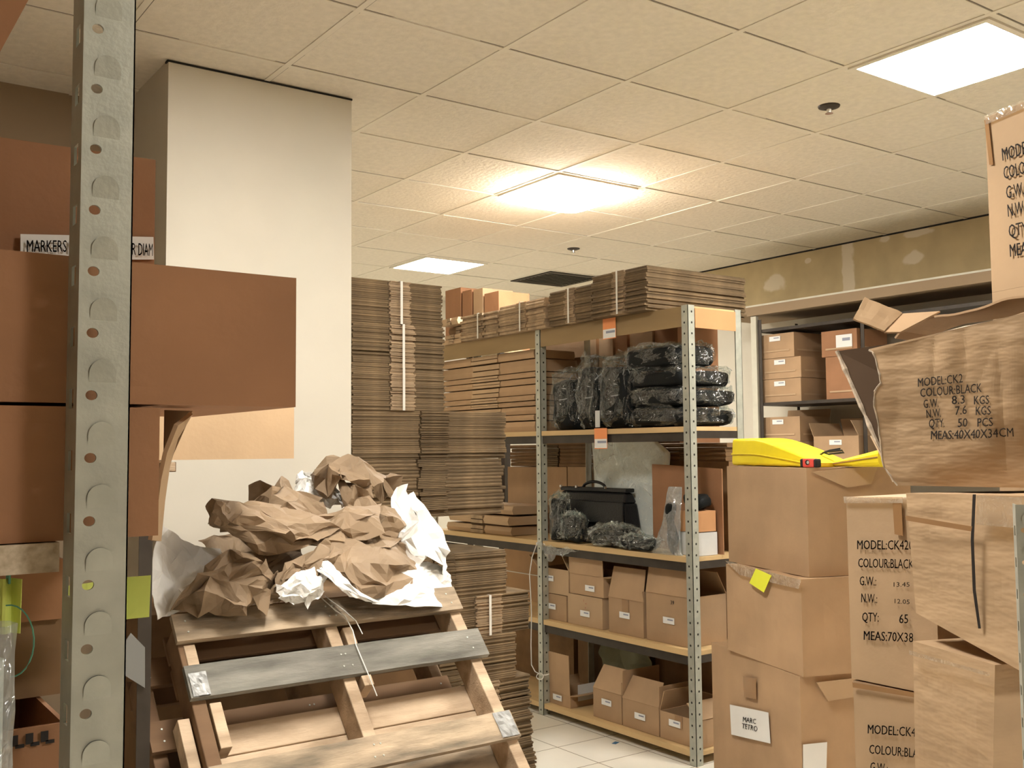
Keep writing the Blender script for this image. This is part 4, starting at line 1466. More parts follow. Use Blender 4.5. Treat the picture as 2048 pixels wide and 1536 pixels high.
def wrapped(label, c, size, seed, rz=0, rx=0, inner='black_soft', film='poly', infl=.014, e1=.55, e2=.4, group='bags in clear plastic on the shelving', cr=.010, wcr=.026, tail=None, name='wrapped_bag', grow=None):
    r = empty(name, c, label, 'wrapped bag', group, rz=rz)
    Mx = Matrix.Rotation(rx, 4, 'Y')
    b_ = MB()
    pouch(b_, size, seed, e1, e2, 36, 20, .05, cr, (6, 14), 5, 0, Mx)
    z0_ = min(p.z for p in b_.v)
    b_.v = [p - Vector((0, 0, z0_ - .006)) for p in b_.v]
    b_.build('bag', M[inner], r, smooth=True)
    g = grow or (1, 1, 1)
    b_ = MB()
    rr = random.Random(seed)
    pouch(b_, (size[0] * g[0], size[1] * g[1], size[2] * g[2]), seed + 7, e1 * 1.1, e2 * 1.1, 34, 18, .06, wcr * .35, (10, 22), 6, infl, Mx)
    b_.v = [p + Vector((rr.gauss(0, .0065), rr.gauss(0, .0065), rr.gauss(0, .006) + (abs(rr.gauss(0, .012)) if p.z > size[2] * .9 and rr.random() < .12 else 0))) for p in b_.v]
    nn = 35
    for i in range(19):
        b_.v[i * nn + 34] = b_.v[i * nn]
    z0_ = min(p.z for p in b_.v)
    b_.v = [p - Vector((0, 0, z0_)) for p in b_.v]
    b_.f = [t for f_ in b_.f for t in ((f_[0], f_[1], f_[2]), (f_[0], f_[2], f_[3]))]
    b_.m = [0] * len(b_.f)
    b_.build('plastic_wrap', M[film], r)
    return r


z3 = LV[3] + .001
zs_ = [z3]
for k, (xl, xr, yt, lb) in enumerate(((1092, 1147, 750, 'upright wrapped black bag at the left, next to the middle post'), (1150, 1188, 722, 'narrow upright wrapped black bag, second from the middle post'), (1190, 1254, 722, 'upright wrapped black bag with a white tag, third from the middle post'))):
    L0, R0 = at(xl, 800, x=SX + .05), at(xr, 800, x=SX + .05)
    h_ = at(xl, yt, x=SX + .05).z - z3
    wy = L0.y - R0.y
    r = wrapped(lb, (SX + .185, (L0.y + R0.y) / 2, z3), (.25, wy * .76, h_ * .88), 31 + k, e1=.35, e2=.35, infl=.012, grow=(1, 1, 1.10))
    if k == 2:
        b = MB(); b.box(-.168, -.166, .05, .085, .01, .095); b.build('tag', M['white_box'], r)
zz = z3
Yb, Yt = 3.80, 3.385
for k, (h_, xs, ys, dx, dy, lb) in enumerate(((.082, .385, .40, .045, 0, 'bottom wrapped black bag of the pile of four by the front post'), (.080, .385, .40, .045, .0, 'second wrapped black bag up in the pile of four'), (.080, .365, .39, .035, -.005, 'third wrapped black bag up in the pile of four'), (.105, .27, .40, -.025, .01, 'top wrapped black bag of the pile, humped under its plastic'))):
    wrapped(lb, (SX + .185 + dx, 3.60 + dy, zz), (xs, ys, h_), 41 + k, e1=.42, e2=.35, infl=.006, cr=.006)
    zz += h_ + .013
# briefcase
z2 = LV[2] + .001
Lb, Rb = at(1100, 1030, x=SX + .11), at(1245, 1030, x=SX + .11)
wb = Lb.y - Rb.y
hb = at(1170, 984, x=SX + .11).z - z2
bc = empty('briefcase', (SX + .118, Lb.y, z2), 'open black leather briefcase with a top handle standing on the shelf', 'briefcase', rz=-pi / 2 + .01)
b = MB()
q0 = [(0, 0, 0), (wb, 0, 0), (wb, .135, 0), (0, .135, 0)]
q1 = [(.012, .03, hb * .80), (wb - .03, .03, hb * .80), (wb - .03, .12, hb * .80), (.012, .12, hb * .80)]
q2 = [(.03, .055, hb), (wb - .05, .055, hb), (wb - .05, .105, hb), (.03, .105, hb)]
b.hexa(q0, q1); b.hexa(q1, q2)
b.build('body', M['black'], bc, bevel=.012)
b = MB(); b.hexa([(-.004, -.010, hb * .42), (wb * .99, -.010, hb * .42), (wb * .99, .0, hb * .42), (-.004, .0, hb * .42)], [(.006, .02, hb * .82), (wb - .035, .02, hb * .82), (wb - .035, .03, hb * .82), (.006, .03, hb * .82)]); b.build('flap', M['black'], bc, bevel=.004)
b = MB(); b.box(.02, wb - .04, .05, .11, hb, hb + .022); b.build('frame', M['black'], bc, bevel=.005)
b = MB(); b.tube([(wb * .30 + .32 * wb * i / 12, .08, hb + .016 + .036 * sin(pi * i / 12) ** .5) for i in range(13)], .008, 8); b.build('handle', M['black'], bc, smooth=True)
for xx in (.07, wb * .5, wb - .09):
    b = MB(); b.box(xx, xx + .02, -.014, -.008, hb * .42, hb * .47); b.build('clasp', M['chrome'], bc)
for xx in (.035, wb * .28, wb * .68):
    b = MB(); b.tube([(xx, .045, hb + .018), (xx, .045, hb + .03)], .008, 8); b.build('ring', M['chrome'], bc)
c = at(1105, 1040, x=SX + .06)
wrapped('wrapped black bag on end in front of the briefcase, by the middle post', (SX + .062, c.y - .066, z2), (.055, .11, at(1105, 1000, x=SX + .06).z - z2), 51, e1=.35, e2=.5, infl=.010, wcr=.02)
c0, c1 = at(1148, 1090, x=SX + .06), at(1235, 1090, x=SX + .06)
wrapped('wrapped black bag slumped before the briefcase, small yellow mark on it', (SX + .056, (at(1122, 1050, x=SX + .05).y + at(1172, 1050, x=SX + .05).y) / 2, z2), (.05, .15, .125), 52, e1=.45, e2=.4, infl=.008, wcr=.022)
r = wrapped('shiny wrapped bag lying in front of the briefcase on the shelf edge', (SX + .058, (at(1160, 1090, x=SX + .05).y + at(1318, 1090, x=SX + .05).y) / 2 + .02, z2), (.075, .36, .085), 53, e1=.7, e2=.5, infl=.012)
wrapped('flat wrapped bag at the shelf edge, left of the tall plastic sleeve', (SX + .03, (at(1240, 1090, x=SX + .06).y + at(1342, 1090, x=SX + .06).y) / 2, z2), (.07, .24, .055), 54, e1=.8, e2=.6, infl=.008, inner='black_soft', film='poly', wcr=.018)
# plastic edge hanging off the shelf under the left bags
r = empty('plastic_bag', (SX - .01, 4.33, z2 - .09), 'crumpled clear plastic hanging over the shelf edge beneath the briefcase', 'plastic bag')
b = MB()
C_ = [[at(1072, 1085, x=SX - .012), at(1095, 1090, x=SX - .012), at(1125, 1098, x=SX - .012), at(1160, 1100, x=SX - .012)], [at(1078, 1098, x=SX - .03), at(1095, 1112, x=SX - .04), at(1115, 1108, x=SX - .03), at(1150, 1104, x=SX - .02)], [at(1090, 1108, x=SX - .02), at(1098, 1130, x=SX - .02), at(1108, 1120, x=SX - .02), at(1130, 1106, x=SX - .018)]]
crumpled(b, C_, 61, 30, 30, .018, (10, 20), (20, 40), .05)
b.v = [p - r.location for p in b.v]; b.build('film', M['poly_milky'], r)
# milky sleeve of foam, brown board, tall sleeve with boxes at the right
c0, c1 = at(1196, 960, x=SX + .31), at(1340, 960, x=SX + .31)
mf = empty('foam_sheet', (SX + .322, (c0.y + c1.y) / 2, z2), 'big milky plastic covered foam sheet standing behind the briefcase', 'foam sheet')
b = MB()
P = []
for i in range(31):
    row = []
    for j in range(31):
        u, v_ = j / 30, i / 30
        y_ = (c0.y - c1.y) / 2 * (1 - 2 * u) * (.92 + .10 * v_)
        top = .575 - .10 * max(0, u - .45) ** 1.2 - .30 * max(0, u - .82)
        k = .02 * noise.noise(Vector((u * 4, v_ * 4, 2))) + .012 * sin(pi * u)
        row.append((-.03 - k, y_, top * v_))
    P.append(row)
b.grid(P); b.build('sheet', M['foam'], mf, smooth=True, solid=.03)
b = MB(); b.grid([[Vector(p) + Vector((-.024 - .010 * noise.noise(Vector(p) * 14), 0, .004)) for p in row] for row in P]); b.build('film', M['poly'], mf)
L0, R0 = at(1306, 1000, x=SX + .20), at(1445, 1000, x=SX + .20)
r = empty('cardboard_sheet', (SX + .20, L0.y, z2), 'red brown cardboard sheet standing at the right end of the briefcase shelf', 'cardboard sheet', rz=-pi / 2)
b = MB()
hs_ = at(1306, 928, x=SX + .20).z - z2
P = [[(a * (L0.y - R0.y), .01 * sin(a * 3), v_ * (hs_ - .02 * a)) for a in [j / 8 for j in range(9)]] for v_ in [i / 6 for i in range(7)]]
b.grid(P); b.build('sheet', M['kraft_red'], r, solid=.006)
w0, w1 = at(1392, 1090, x=SX + .06), None
yR, yL = 3.345, 3.47
carton('low white box at the right end of the briefcase shelf, under the orange box', (SX + .062, yL, z2), yL - yR, .125, .105, -pi / 2, 'white_box', tape=False, name='cardboard_box', cat='box', seed=71)
carton('small orange box on the white box at the right end of the shelf', (SX + .064, yL - .006, z2 + .109), yL - yR - .010, .12, .095, -pi / 2, 'orange_box', tape=False, name='cardboard_box', cat='box', seed=72)
r = empty('black_bag', (SX + .125, (yL + yR) / 2, z2 + .207), 'soft black bag on top of the orange box', 'bag')
b = MB(); pouch(b, (.11, .115, .075), 73, .7, .6, cr=.012); b.build('bag', M['black_soft'], r, smooth=True)
c = at(1368, 1050, x=SX + .03)
r = empty('plastic_sleeve', (SX + .024, c.y + .075, z2), 'tall clear plastic sleeve slumped at the shelf edge by the front post', 'plastic sleeve')
b = MB()
P = []
ht = at(1368, 974, x=SX + .03).z - z2
for i in range(37):
    v_ = i / 36
    row = []
    for j in range(41):
        a = 2 * pi * (j % 40) / 40
        wy = (.085 - .045 * v_ ** .5 + .03 * max(0, .35 - v_))
        wx = .024 - .012 * v_
        q = Vector((cos(a) * wx, sin(a) * wy, 0))
        k = 1 + .22 * noise.noise(Vector((cos(a) * 2.2, sin(a) * 2.2, v_ * 5))) + .10 * tri(a * 2 + v_ * 3)
        row.append(Vector((q.x * k, q.y * k + .035 * (1 - v_) - .03 * v_, ht * v_)))
    P.append(row)
b.grid(P); b.build('film', M['poly_milky'], r)
b = MB(); pouch(b, (.025, .06, ht * .75), 74, .6, .6, cr=.01); b.build('bag', M['black_soft'], r, smooth=True)
# grey green sheet behind the lowest shelf
r = empty('plastic_sheet', (SX + .30, at(1250, 1300, x=SX + .3).y, LV[0] + .001), 'grey-green sheet slumped behind the cartons of the bottom shelf', 'plastic sheet')
b = MB()
C_ = [[at(1205, 1270, x=SX + .326), at(1225, 1262, x=SX + .326), at(1260, 1262, x=SX + .326), at(1280, 1275, x=SX + .326)], [at(1200, 1310, x=SX + .326), at(1225, 1300, x=SX + .326), at(1260, 1310, x=SX + .326), at(1305, 1325, x=SX + .326)], [at(1205, 1360, x=SX + .326), at(1235, 1380, x=SX + .326), at(1265, 1375, x=SX + .326), at(1306, 1345, x=SX + .326)], [at(1215, 1392, x=SX + .326), at(1235, 1395, x=SX + .326), at(1265, 1395, x=SX + .326), at(1290, 1392, x=SX + .326)]]
crumpled(b, C_, 62, 26, 26, .012, (4, 8), (9, 18), .03)
b.v = [p - r.location for p in b.v]; b.build('sheet', M['green_bag'], r, solid=.002)

# ------------------------------------------------------------------ back shelving against the right wall
BX = 5.85
b2 = empty('metal_shelving_unit', (BX, 5.09, 0), 'dark back shelving of small cartons along the right wall', 'shelving unit')
b = MB(); b.box(0, .028, -.035, .015, 0, 2.40); b.build('post', M['cream_steel'], b2)
for y in (-.055, -.93, -1.9):
    b = MB(); b.box(.0, .003, y - .03, y, 0, 2.37); b.box(0, .024, y - .003, y, 0, 2.37); b.build('post', M['steel_dark'], b2)
for y in (-.055, -1.9):
    b = MB(); b.box(.42, .45, y - .003, y, 0, 2.37); b.build('post', M['steel_dark'], b2)
for z in (.1, .75, 1.285, 1.755, 2.295):
    b = MB(); b.box(.004, .46, -2.0, -.06, z - .022, z); b.build('shelf_board', M['steel_dark'], b2)
b = MB(); b.box(-.012, .45, -2.3, .30, 2.405, 2.47); o = b.build('top_beam', M['wall_dim'], b2)
b = MB(); b.box(-.014, .45, -2.3, .30, 2.47, 2.482); b.build('top_edge', M['cream_steel'], b2)
bf = BX + .03
BG = 'small cartons on the back shelving'
st = (('kraft',), ('kraft_red',))
for k, (xl, xr, yt, yb, z0, mm, lb, fl) in enumerate((
        (1520, 1602, 758, 796, 1.7555, 'kraft', 'lowest of three stacked small cartons at the left of the back shelf', ()),
        (1520, 1602, 716, 757, None, 'kraft', 'middle of three stacked small cartons at the left of the back shelf', ()),
        (1514, 1588, 668, 714, None, 'kraft', 'top one of three stacked small cartons at the left of the back shelf', ()),
        (1652, 1716, 712, 792, 1.7555, 'kraft_red', 'taller red brown carton in the middle of the back shelf', ()),
        (1643, 1714, 660, 711, None, 'kraft_red', 'carton with a pale label on the taller red brown one of the back shelf', ()),
        (1516, 1604, 884, 934, 1.2855, 'kraft', 'lower carton of the pair under the dark shelf, left end of back shelving', ()),
        (1515, 1600, 834, 880, None, 'kraft', 'upper carton of the pair under the dark shelf, left end of back shelving', (('back', .06, 100),)),
        (1628, 1718, 872, 934, 1.2855, 'kraft', 'open carton with raised flaps behind the yellow bag', (('left', .1, 110), ('back', .13, 75), ('right', .12, 60))))):
    if z0 is None:
        z0 = ztop + .003
    r = shelf_carton(lb, xl, xr, yt, yb, bf, .34, z0=z0, m_=mm, tape=False, group=BG, seed=400 + k, closed=not (fl and k == 7), flaps=fl, card=((.5, .80) if k not in (3,) else None) if k != 4 else (.65, .55), card_wh=(.10, .035) if k != 4 else (.13, .09), dent=.001)
    ztop = at((xl + xr) / 2, yt, x=bf).z
    w_ = at(xl, yt, x=bf).y - at(xr, yt, x=bf).y
    b = MB(); b.box(w_ * .12, w_ * .88, -.0042, -.0032, .045, .057); b.build('tape', M['kraft_pale'], r)
    b = MB(); b.box(w_ + .003, w_ + .004, .03, .30, .045, .057); b.build('tape', M['kraft_pale'], r)
r = empty('cardboard_sheet', (bf + .03, at(1519, 700, x=bf).y + .006, 1.7565), 'thin pale board on end at the left of the back shelf cartons', 'cardboard sheet')
b = MB(); b.box(0, .2, 0, .008, 0, .30); b.build('board', M['kraft_pale'], r)

# ------------------------------------------------------------------ stacked cartons on the right


def az_dir(a):
    return Vector((sin(radians(a)), cos(radians(a)), 0))


def corner_carton(label, px, py, depth, az, left_px, z0, z1, right_len, mm='kraft', group=None, seed=0, dent=.004, parts=None, write_=(), open_top=False, flaps=()):
    """a carton with one upright edge at a place of the photo; its left face runs away along az."""
    C0 = at(px, py, d=depth)
    e = az_dir(az)
    v_ = _f + _r * ((left_px - 1024) / F)
    # where the left face meets the sight line of left_px
    s = (C0.x * v_.y - C0.y * v_.x) / (e.y * v_.x - e.x * v_.y)
    org = Vector((C0.x, C0.y, 0)) + e * s
    org.z = z0
    return carton(label, org, s, right_len, z1 - z0, -pi / 2 - radians(az), mm, tape=False, group=group, seed=seed, dent=dent, closed=not open_top, flaps=flaps), C0, e, s


MG = 'cartons in the leaning stack before the shelving'
# bottom, middle, top of the stack
r, C0, e, s = corner_carton('big bottom carton with two white labels, below the yellow sticky note', 1600, 1365, 3.55, 20, 1412, .0005, .628, .46, seed=501, group=MG)
nL = Vector((-cos(radians(20)), sin(radians(20)), 0))
inv = r.matrix_basis.inverted()
P0 = C0 + nL * .0085
b = MB(); q = [inv @ plane_at(*p, P0, nL) for p in ((1460, 1409), (1537, 1425), (1541, 1487), (1463, 1469))]
b.slab(q[::-1], .001)
for (t_, p0, p1, h_) in (('MARC', (1486, 1443), (1512, 1448), 10), ('TETRO', (1484, 1456), (1515, 1463), 10)):
    letters(b, C0 + nL * .0102, nL, t_, p0, p1, h_, 1, .012, .0012, inv)
b.build('label', [M['label'], M['ink']], r)
nR = -e
P0 = C0 + nR * .0085
b = MB(); q = [inv @ plane_at(*p, P0, nR) for p in ((1606, 1489), (1654, 1484), (1652, 1560), (1606, 1564))]
b.slab(q[::-1], .001)
b.build('label', [M['label'], M['ink']], r)
b = MB(); q = [inv @ plane_at(*p, C0 + nL * .0085, nL) for p in ((1486, 1352), (1512, 1357), (1513, 1399), (1488, 1394))]
b.slab(q[::-1], .0008); b.build('tape', M['tape'], r)
b = MB()
z_ = .6285
q = [inv @ at(1628, 1362, z=z_), inv @ at(1707, 1352, z=z_), inv @ at(1712, 1395, z=z_ - .06), inv @ at(1655, 1402, z=z_ - .06)]
q = [inv @ plane_at(*p, C0 + nR * .012, nR) for p in ((1632, 1365), (1712, 1356), (1716, 1392), (1655, 1402))]
b.slab(q[::-1], .004); b.build('flap', M['kraft_pale'], r)  # the lit look of this flap is put into its paler colour
r, C1, e1_, s1 = corner_carton('middle carton with a yellow sticky note, second from the top', 1602, 1165, 3.56, 18, 1444, .6295, .966, .45, seed=502, group=MG, dent=.008)
nL1 = Vector((-cos(radians(18)), sin(radians(18)), 0))
inv = r.matrix_basis.inverted()
b = MB(); q = [inv @ plane_at(*p, C1 + nL1 * .0145, nL1) for p in ((1512, 1137), (1543, 1151), (1528, 1185), (1499, 1166))]
b.slab(q[::-1], .0012)
b.build('sticky_note', M['note_bright'], r)
b = MB(); q = [inv @ plane_at(*p, C1 + nL1 * .0125, nL1) for p in ((1450, 1121), (1602, 1160), (1597, 1178), (1480, 1150))]
b.slab(q[::-1], .0006); b.build('tape', M['cleartape'], r)
r, C2, e2_, s2 = corner_carton('top plain carton carrying the yellow bag', 1619, 1163, 3.60, 18, 1450, .967, 1.352, .44, seed=503, group=MG, dent=.003)
MT = 1.3535
inv = r.matrix_basis.inverted()
b = MB(); q = [inv @ plane_at(*p, C2 - e2_ * .006, -e2_) for p in ((1622, 944), (1755, 931), (1742, 968), (1694, 975))]
b.slab(q[::-1], .003); b.build('flap', M['kraft_pale'], r)  # light on the folded flap is painted in as paler board

# yellow bag, second yellow pouch, tape measure, black cord
nrm = Vector((-cos(radians(18)), sin(radians(18)), 0))


def onbox(px, back, z=MT):
    """a point on the top carton: photo column, distance behind its front edge."""
    v_ = _f + _r * ((px - 1024) / F)
    A = Vector((C2.x, C2.y, 0)) - nrm * back
    s_ = (A.x * v_.y - A.y * v_.x) / (e2_.y * v_.x - e2_.x * v_.y)
    p = A + e2_ * s_
    p.z = z
    return p


a0, a1 = onbox(1472, .06), onbox(1640, .10)
yb2 = empty('yellow_bag', (a0 + a1) / 2, 'yellow vinyl zip bag lying on the top carton', 'bag', rz=math.atan2((a1 - a0).y, (a1 - a0).x))
Lb = (a1 - a0).length
b = MB()
P = []
for i in range(25):
    u = i / 24
    h_ = .110 * (1 - max(0, (u - .28) / .72) ** 1.3 * .86)
    dd = .15 + .02 * sin(u * 3)
    row = []
    for j in range(25):
        a = 2 * pi * (j % 24) / 24
        cy = math.copysign(abs(cos(a)) ** .22, cos(a))
        cz = math.copysign(abs(sin(a)) ** .22, sin(a))
        row.append((-Lb / 2 + Lb * u + .004 * cz, cy * dd / 2 + .05, h_ / 2 + cz * h_ / 2 + .002 * noise.noise(Vector((u * 9, a, 1)))))
    P.append(row)
b.grid(P)
b.f.append(tuple(range(24))); b.m.append(0)
b.f.append(tuple(24 * 25 + k for k in range(24))[::-1]); b.m.append(0)
b.build('bag', M['yellow'], yb2)
b = MB(); b.tube([(-Lb / 2 + Lb * u, .05 - (.075 + .01 * sin(u * 3)) - .004, .095 * (1 - max(0, (u - .28) / .72) ** 1.3 * .86) * .5) for u in [k / 16 for k in range(17)]], .0028, 6); b.build('piping', M['yellow'], yb2)
b = MB(); b.tube([(-Lb / 2 + Lb * (.3 + .45 * u), .05, .095 * (1 - max(0, (.02 + .45 * u) / .72) ** 1.3 * .86) + .002) for u in [k / 12 for k in range(13)]], .0025, 6); b.build('zip', M['rubber'], yb2)
a0, a1 = onbox(1668, .20), onbox(1775, .26)
r = empty('yellow_pouch', (a0 + a1) / 2, 'flat yellow pouch right of the tape measure, on the same carton', 'pouch', rz=math.atan2((a1 - a0).y, (a1 - a0).x))
L2 = (a1 - a0).length
b = MB()
P = []
for i in range(17):
    u = i / 16
    h_ = .014 + .052 * u
    row = []
    for j in range(21):
        a = 2 * pi * (j % 20) / 20
        row.append((-L2 / 2 + L2 * u, math.copysign(abs(cos(a)) ** .5, cos(a)) * .065, h_ / 2 + math.copysign(abs(sin(a)) ** .7, sin(a)) * h_ / 2))
    P.append(row)
b.grid(P)
b.f.append(tuple(range(20))); b.m.append(0)
b.f.append(tuple(16 * 21 + k for k in range(20))[::-1]); b.m.append(0)
b.build('pouch', M['yellow'], r)
b = MB(); b.tube([(-L2 / 2 + L2 * u, -.068, (.014 + .052 * u) * .55) for u in (0, .25, .5, .75, 1)], .002, 6); b.build('seam', M['tape'], r)
p = onbox(1611, .025)
tm = empty('tape_measure', p, 'small red and black tape measure in front of the yellow bag', 'tape measure', rz=-pi / 2 - radians(18) + .25)
b = MB(); b.box(-.026, .026, 0, .03, 0, .032); b.build('case', M['red'], tm, bevel=.005)
for sx in (-1, 1):
    b = MB(); b.box(min(sx * .026, sx * .037), max(sx * .026, sx * .037), -.001, .031, 0, .031); b.build('grip', M['rubber'], tm, bevel=.006)
b = MB(); b.tube([(.0, -.003, .018), (.0, .001, .018)], .009, 14); b.tube([(.004, -.004, .018), (.004, -.002, .018)], .006, 12, 1); b.build('button', [M['rubber'], M['chrome']], tm)
pts = [onbox(1632 + k[0], .16 + k[1], MT + .040 + k[2]) for k in ((0, 0, 0), (14, .0, .014), (34, .01, .018), (48, .02, .020), (52, .03, .012), (40, .01, .010), (22, .0, .006), (10, 0, .012), (24, .01, .020), (44, .02, .026))]
pts = [onbox(1628, .14)] + pts
r = empty('cord', pts[0], 'black cord loop lying on the yellow bags', 'cord')
b = MB(); b.tube([p_ - pts[0] for p_ in pts], .0035, 8); b.build('cord', M['rubber'], r)

# ---- taped cartons with printed sides


def quad_carton(label, front, back, mm, seed, texts=(), dent=.004, group=None, parts=(), name='cardboard_carton', bulge=0, nu=16, nv_=16):
    """front: TL, TR, BR, BL in the room; back: the vector to the far face."""
    front = [Vector(p) for p in front]
    base = (front[2] + front[3]) / 2
    r_ = empty(name, base, label, 'carton', group)
    b_ = MB()
    f_ = [p - base for p in front]
    k_ = [p + Vector(back) for p in f_]
    patch(b_, f_, nu, nv_, dent, seed, bulge=bulge)
    for q_ in ((f_[1], k_[1], k_[2], f_[2]), (k_[1], k_[0], k_[3], k_[2]), (k_[0], f_[0], f_[3], k_[3]), (k_[0], k_[1], f_[1], f_[0]), (f_[3], f_[2], k_[2], k_[3])):
        patch(b_, q_, 8, 8, dent, seed + 1)
    n_ = (front[1] - front[0]).cross(front[3] - front[0]).normalized()
    if n_.dot(EYE - front[0]) < 0:
        n_ = -n_
    for t_ in texts:
        letters(b_, base, n_, t_[0], t_[1], t_[2], t_[3], 1, t_[4] if len(t_) > 4 else .010, dent * 1.7 + .001, Matrix.Translation(-base))
    o_ = b_.build('body', [M[mm], M['ink']], r_)
    return r_, base, n_


def strip(r_, base, n_, px, mm, name='tape', off=.006, t_=.0006):
    b_ = MB()
    q = [plane_at(*p, base, n_) + n_ * off - base for p in px]
    b_.slab(q[::-1], t_)
    return b_.build(name, M[mm], r_)


PGp = 'printed cartons stacked at the right'
D2 = at(1700, 1357, d=2.40)
xk = D2.x
zt2 = at(1691, 994, x=xk).z
zb2 = at(1706, 1357, x=xk).z
yl2 = at(1697, 1150, x=xk).y
wk = .225


def kbox(label, z0, z1, yl_, x_, texts, seed, mm='kraft_pale', az=0, group=PGp):
    e_ = az_dir(az)
    TL = Vector((x_, yl_, z1)); TR = TL - e_ * wk
    BL_ = Vector((x_, yl_, z0)); BR_ = BL_ - e_ * wk
    return quad_carton(label, (TL, TR, BR_, BL_), Vector((.235, 0, 0)), mm, seed, texts, .0025, group)


T1_ = (('MODEL:CK420', (1717, 1098), (1829, 1099), 18), ('COLOUR:BLACK', (1719, 1134), (1830, 1137), 18), ('G.W.:', (1722, 1170), (1755, 1171), 18), ('13.45', (1790, 1173), (1822, 1173), 9, -.008), ('N.W.:', (1725, 1204), (1757, 1206), 18), ('12.05', (1792, 1206), (1822, 1208), 9, -.008), ('QTY:', (1727, 1242), (1760, 1243), 18), ('65', (1801, 1246), (1819, 1246), 18), ('MEAS:70X38', (1730, 1279), (1829, 1284), 18))
r, base, n_ = kbox('printed carton reading CK42, standing beside the top plain carton', zb2, zt2, yl2, xk, T1_, 601)
strip(r, base, n_, ((1690, 993), (1808, 994), (1809, 1006), (1692, 1006)), 'cleartape')
strip(r, base, n_, ((1788, 1006), (1806, 1006), (1809, 1072), (1792, 1068)), 'tape', off=.005)
T2_ = (('MODEL:CK420', (1738, 1466), (1853, 1474), 18), ('COLOUR:BLACK', (1741, 1506), (1862, 1517), 18), ('G.W.:', (1743, 1541), (1778, 1545), 18))
r, base, n_ = kbox('printed carton under the one reading CK42, cut off by the photo edge', zb2 - .437, zb2 - .004, yl2 - .004, xk, T2_, 602)
strip(r, base, n_, ((1708, 1364), (1832, 1384), (1832, 1394), (1709, 1374)), 'tape')
zz = zb2 - .441
kbox('carton at the foot of the printed column', .0005, zz, yl2, xk, (), 603)

# back column carrying the top printed carton
tb = at(1984, 585, d=2.56)
e_ = az_dir(17)
xk2, yk2 = tb.x, tb.y
zt5 = at(1971, 228, d=2.56).z
zb5 = tb.z
TL = Vector((tb.x, tb.y, zt5)); BLq = Vector((tb.x, tb.y, zb5))
T5_ = (('MODEL:CK420', (2009, 322), (2122, 288), 25), ('COLOUR:BLACK', (2012, 359), (2132, 326), 25), ('G.W.:', (2017, 398), (2056, 388), 25), ('N.W.:', (2020, 434), (2058, 425), 25), ('QTY:', (2022, 475), (2062, 466), 25), ('MEAS:70X38', (2024, 514), (2122, 497), 25))
r, base, n_ = quad_carton('high printed carton near the ceiling at the right edge', (TL, TL - e_ * .38, BLq - e_ * .38, BLq), Vector((.50 * cos(radians(17)), -.50 * sin(radians(17)), 0)), 'kraft_pale', 611, T5_, .003, PGp)
strip(r, base, n_, ((1974, 232), (2060, 197), (2060, 214), (1976, 250)), 'cleartape', off=.007)
strip(r, base, n_, ((1972, 240), (1980, 240), (1990, 330), (1982, 330)), 'tape', off=.005)
z0 = 0
for k in range(4):
    z1 = zb5 * (k + 1) / 4
    carton('carton in the hidden column under the high printed carton', (xk2, yk2, z0 + .0005), .38, .50, z1 - z0 - .001, -pi / 2 - radians(17), 'kraft_pale', tape=False, group='cartons holding up the high printed carton', seed=620 + k, dent=.001)
    z0 = z1

# torn carton
NG = 'crushed cartons nearest at the right'
ft = [at(1690, 694, d=2.30), at(2075, 622, d=1.96), at(2075, 976, d=1.96), at(1795, 971, d=2.25)]
nT = (ft[1] - ft[0]).cross(ft[3] - ft[0]).normalized()
ft[2] = plane_at(2075, 976, ft[3], nT)
base = (ft[2] + ft[3]) / 2
tc_ = empty('cardboard_carton', base, 'torn open crushed carton reading CK2, on top of the right stack', 'carton', NG)
nT = (ft[1] - ft[0]).cross(ft[3] - ft[0]).normalized()
if nT.dot(EYE - ft[0]) < 0:
    nT = -nT
bk = -nT * .27
bk.z *= .2
b = MB()
# ragged front panel: left border follows the tear
tear = [(0, 1738, 700), (.10, 1748, 706), (.22, 1760, 745), (.30, 1764, 765), (.36, 1752, 780), (.46, 1750, 810), (.6, 1757, 850), (.75, 1760, 895), (.86, 1766, 930), (1, 1795, 971)]


def tear_at(v_):
    for (a, x0, y0), (c, x1, y1) in zip(tear, tear[1:]):
        if v_ <= c:
            t_ = (v_ - a) / (c - a)
            return x0 + (x1 - x0) * t_, y0 + (y1 - y0) * t_
    return tear[-1][1:]




def torn_d(p):
    return .012 * noise.noise(p * 4 + Vector((3, 1, 0))) + .004 * noise.noise(p * 13) + .010 * abs(noise.noise(Vector((p.z * 3 + p.y * 14, p.y * 3 - p.z * 2, 4)))) + .008 * abs(noise.noise(Vector((p.z * 7 - p.y * 5, p.y * 2 + p.z * 3, 9))))


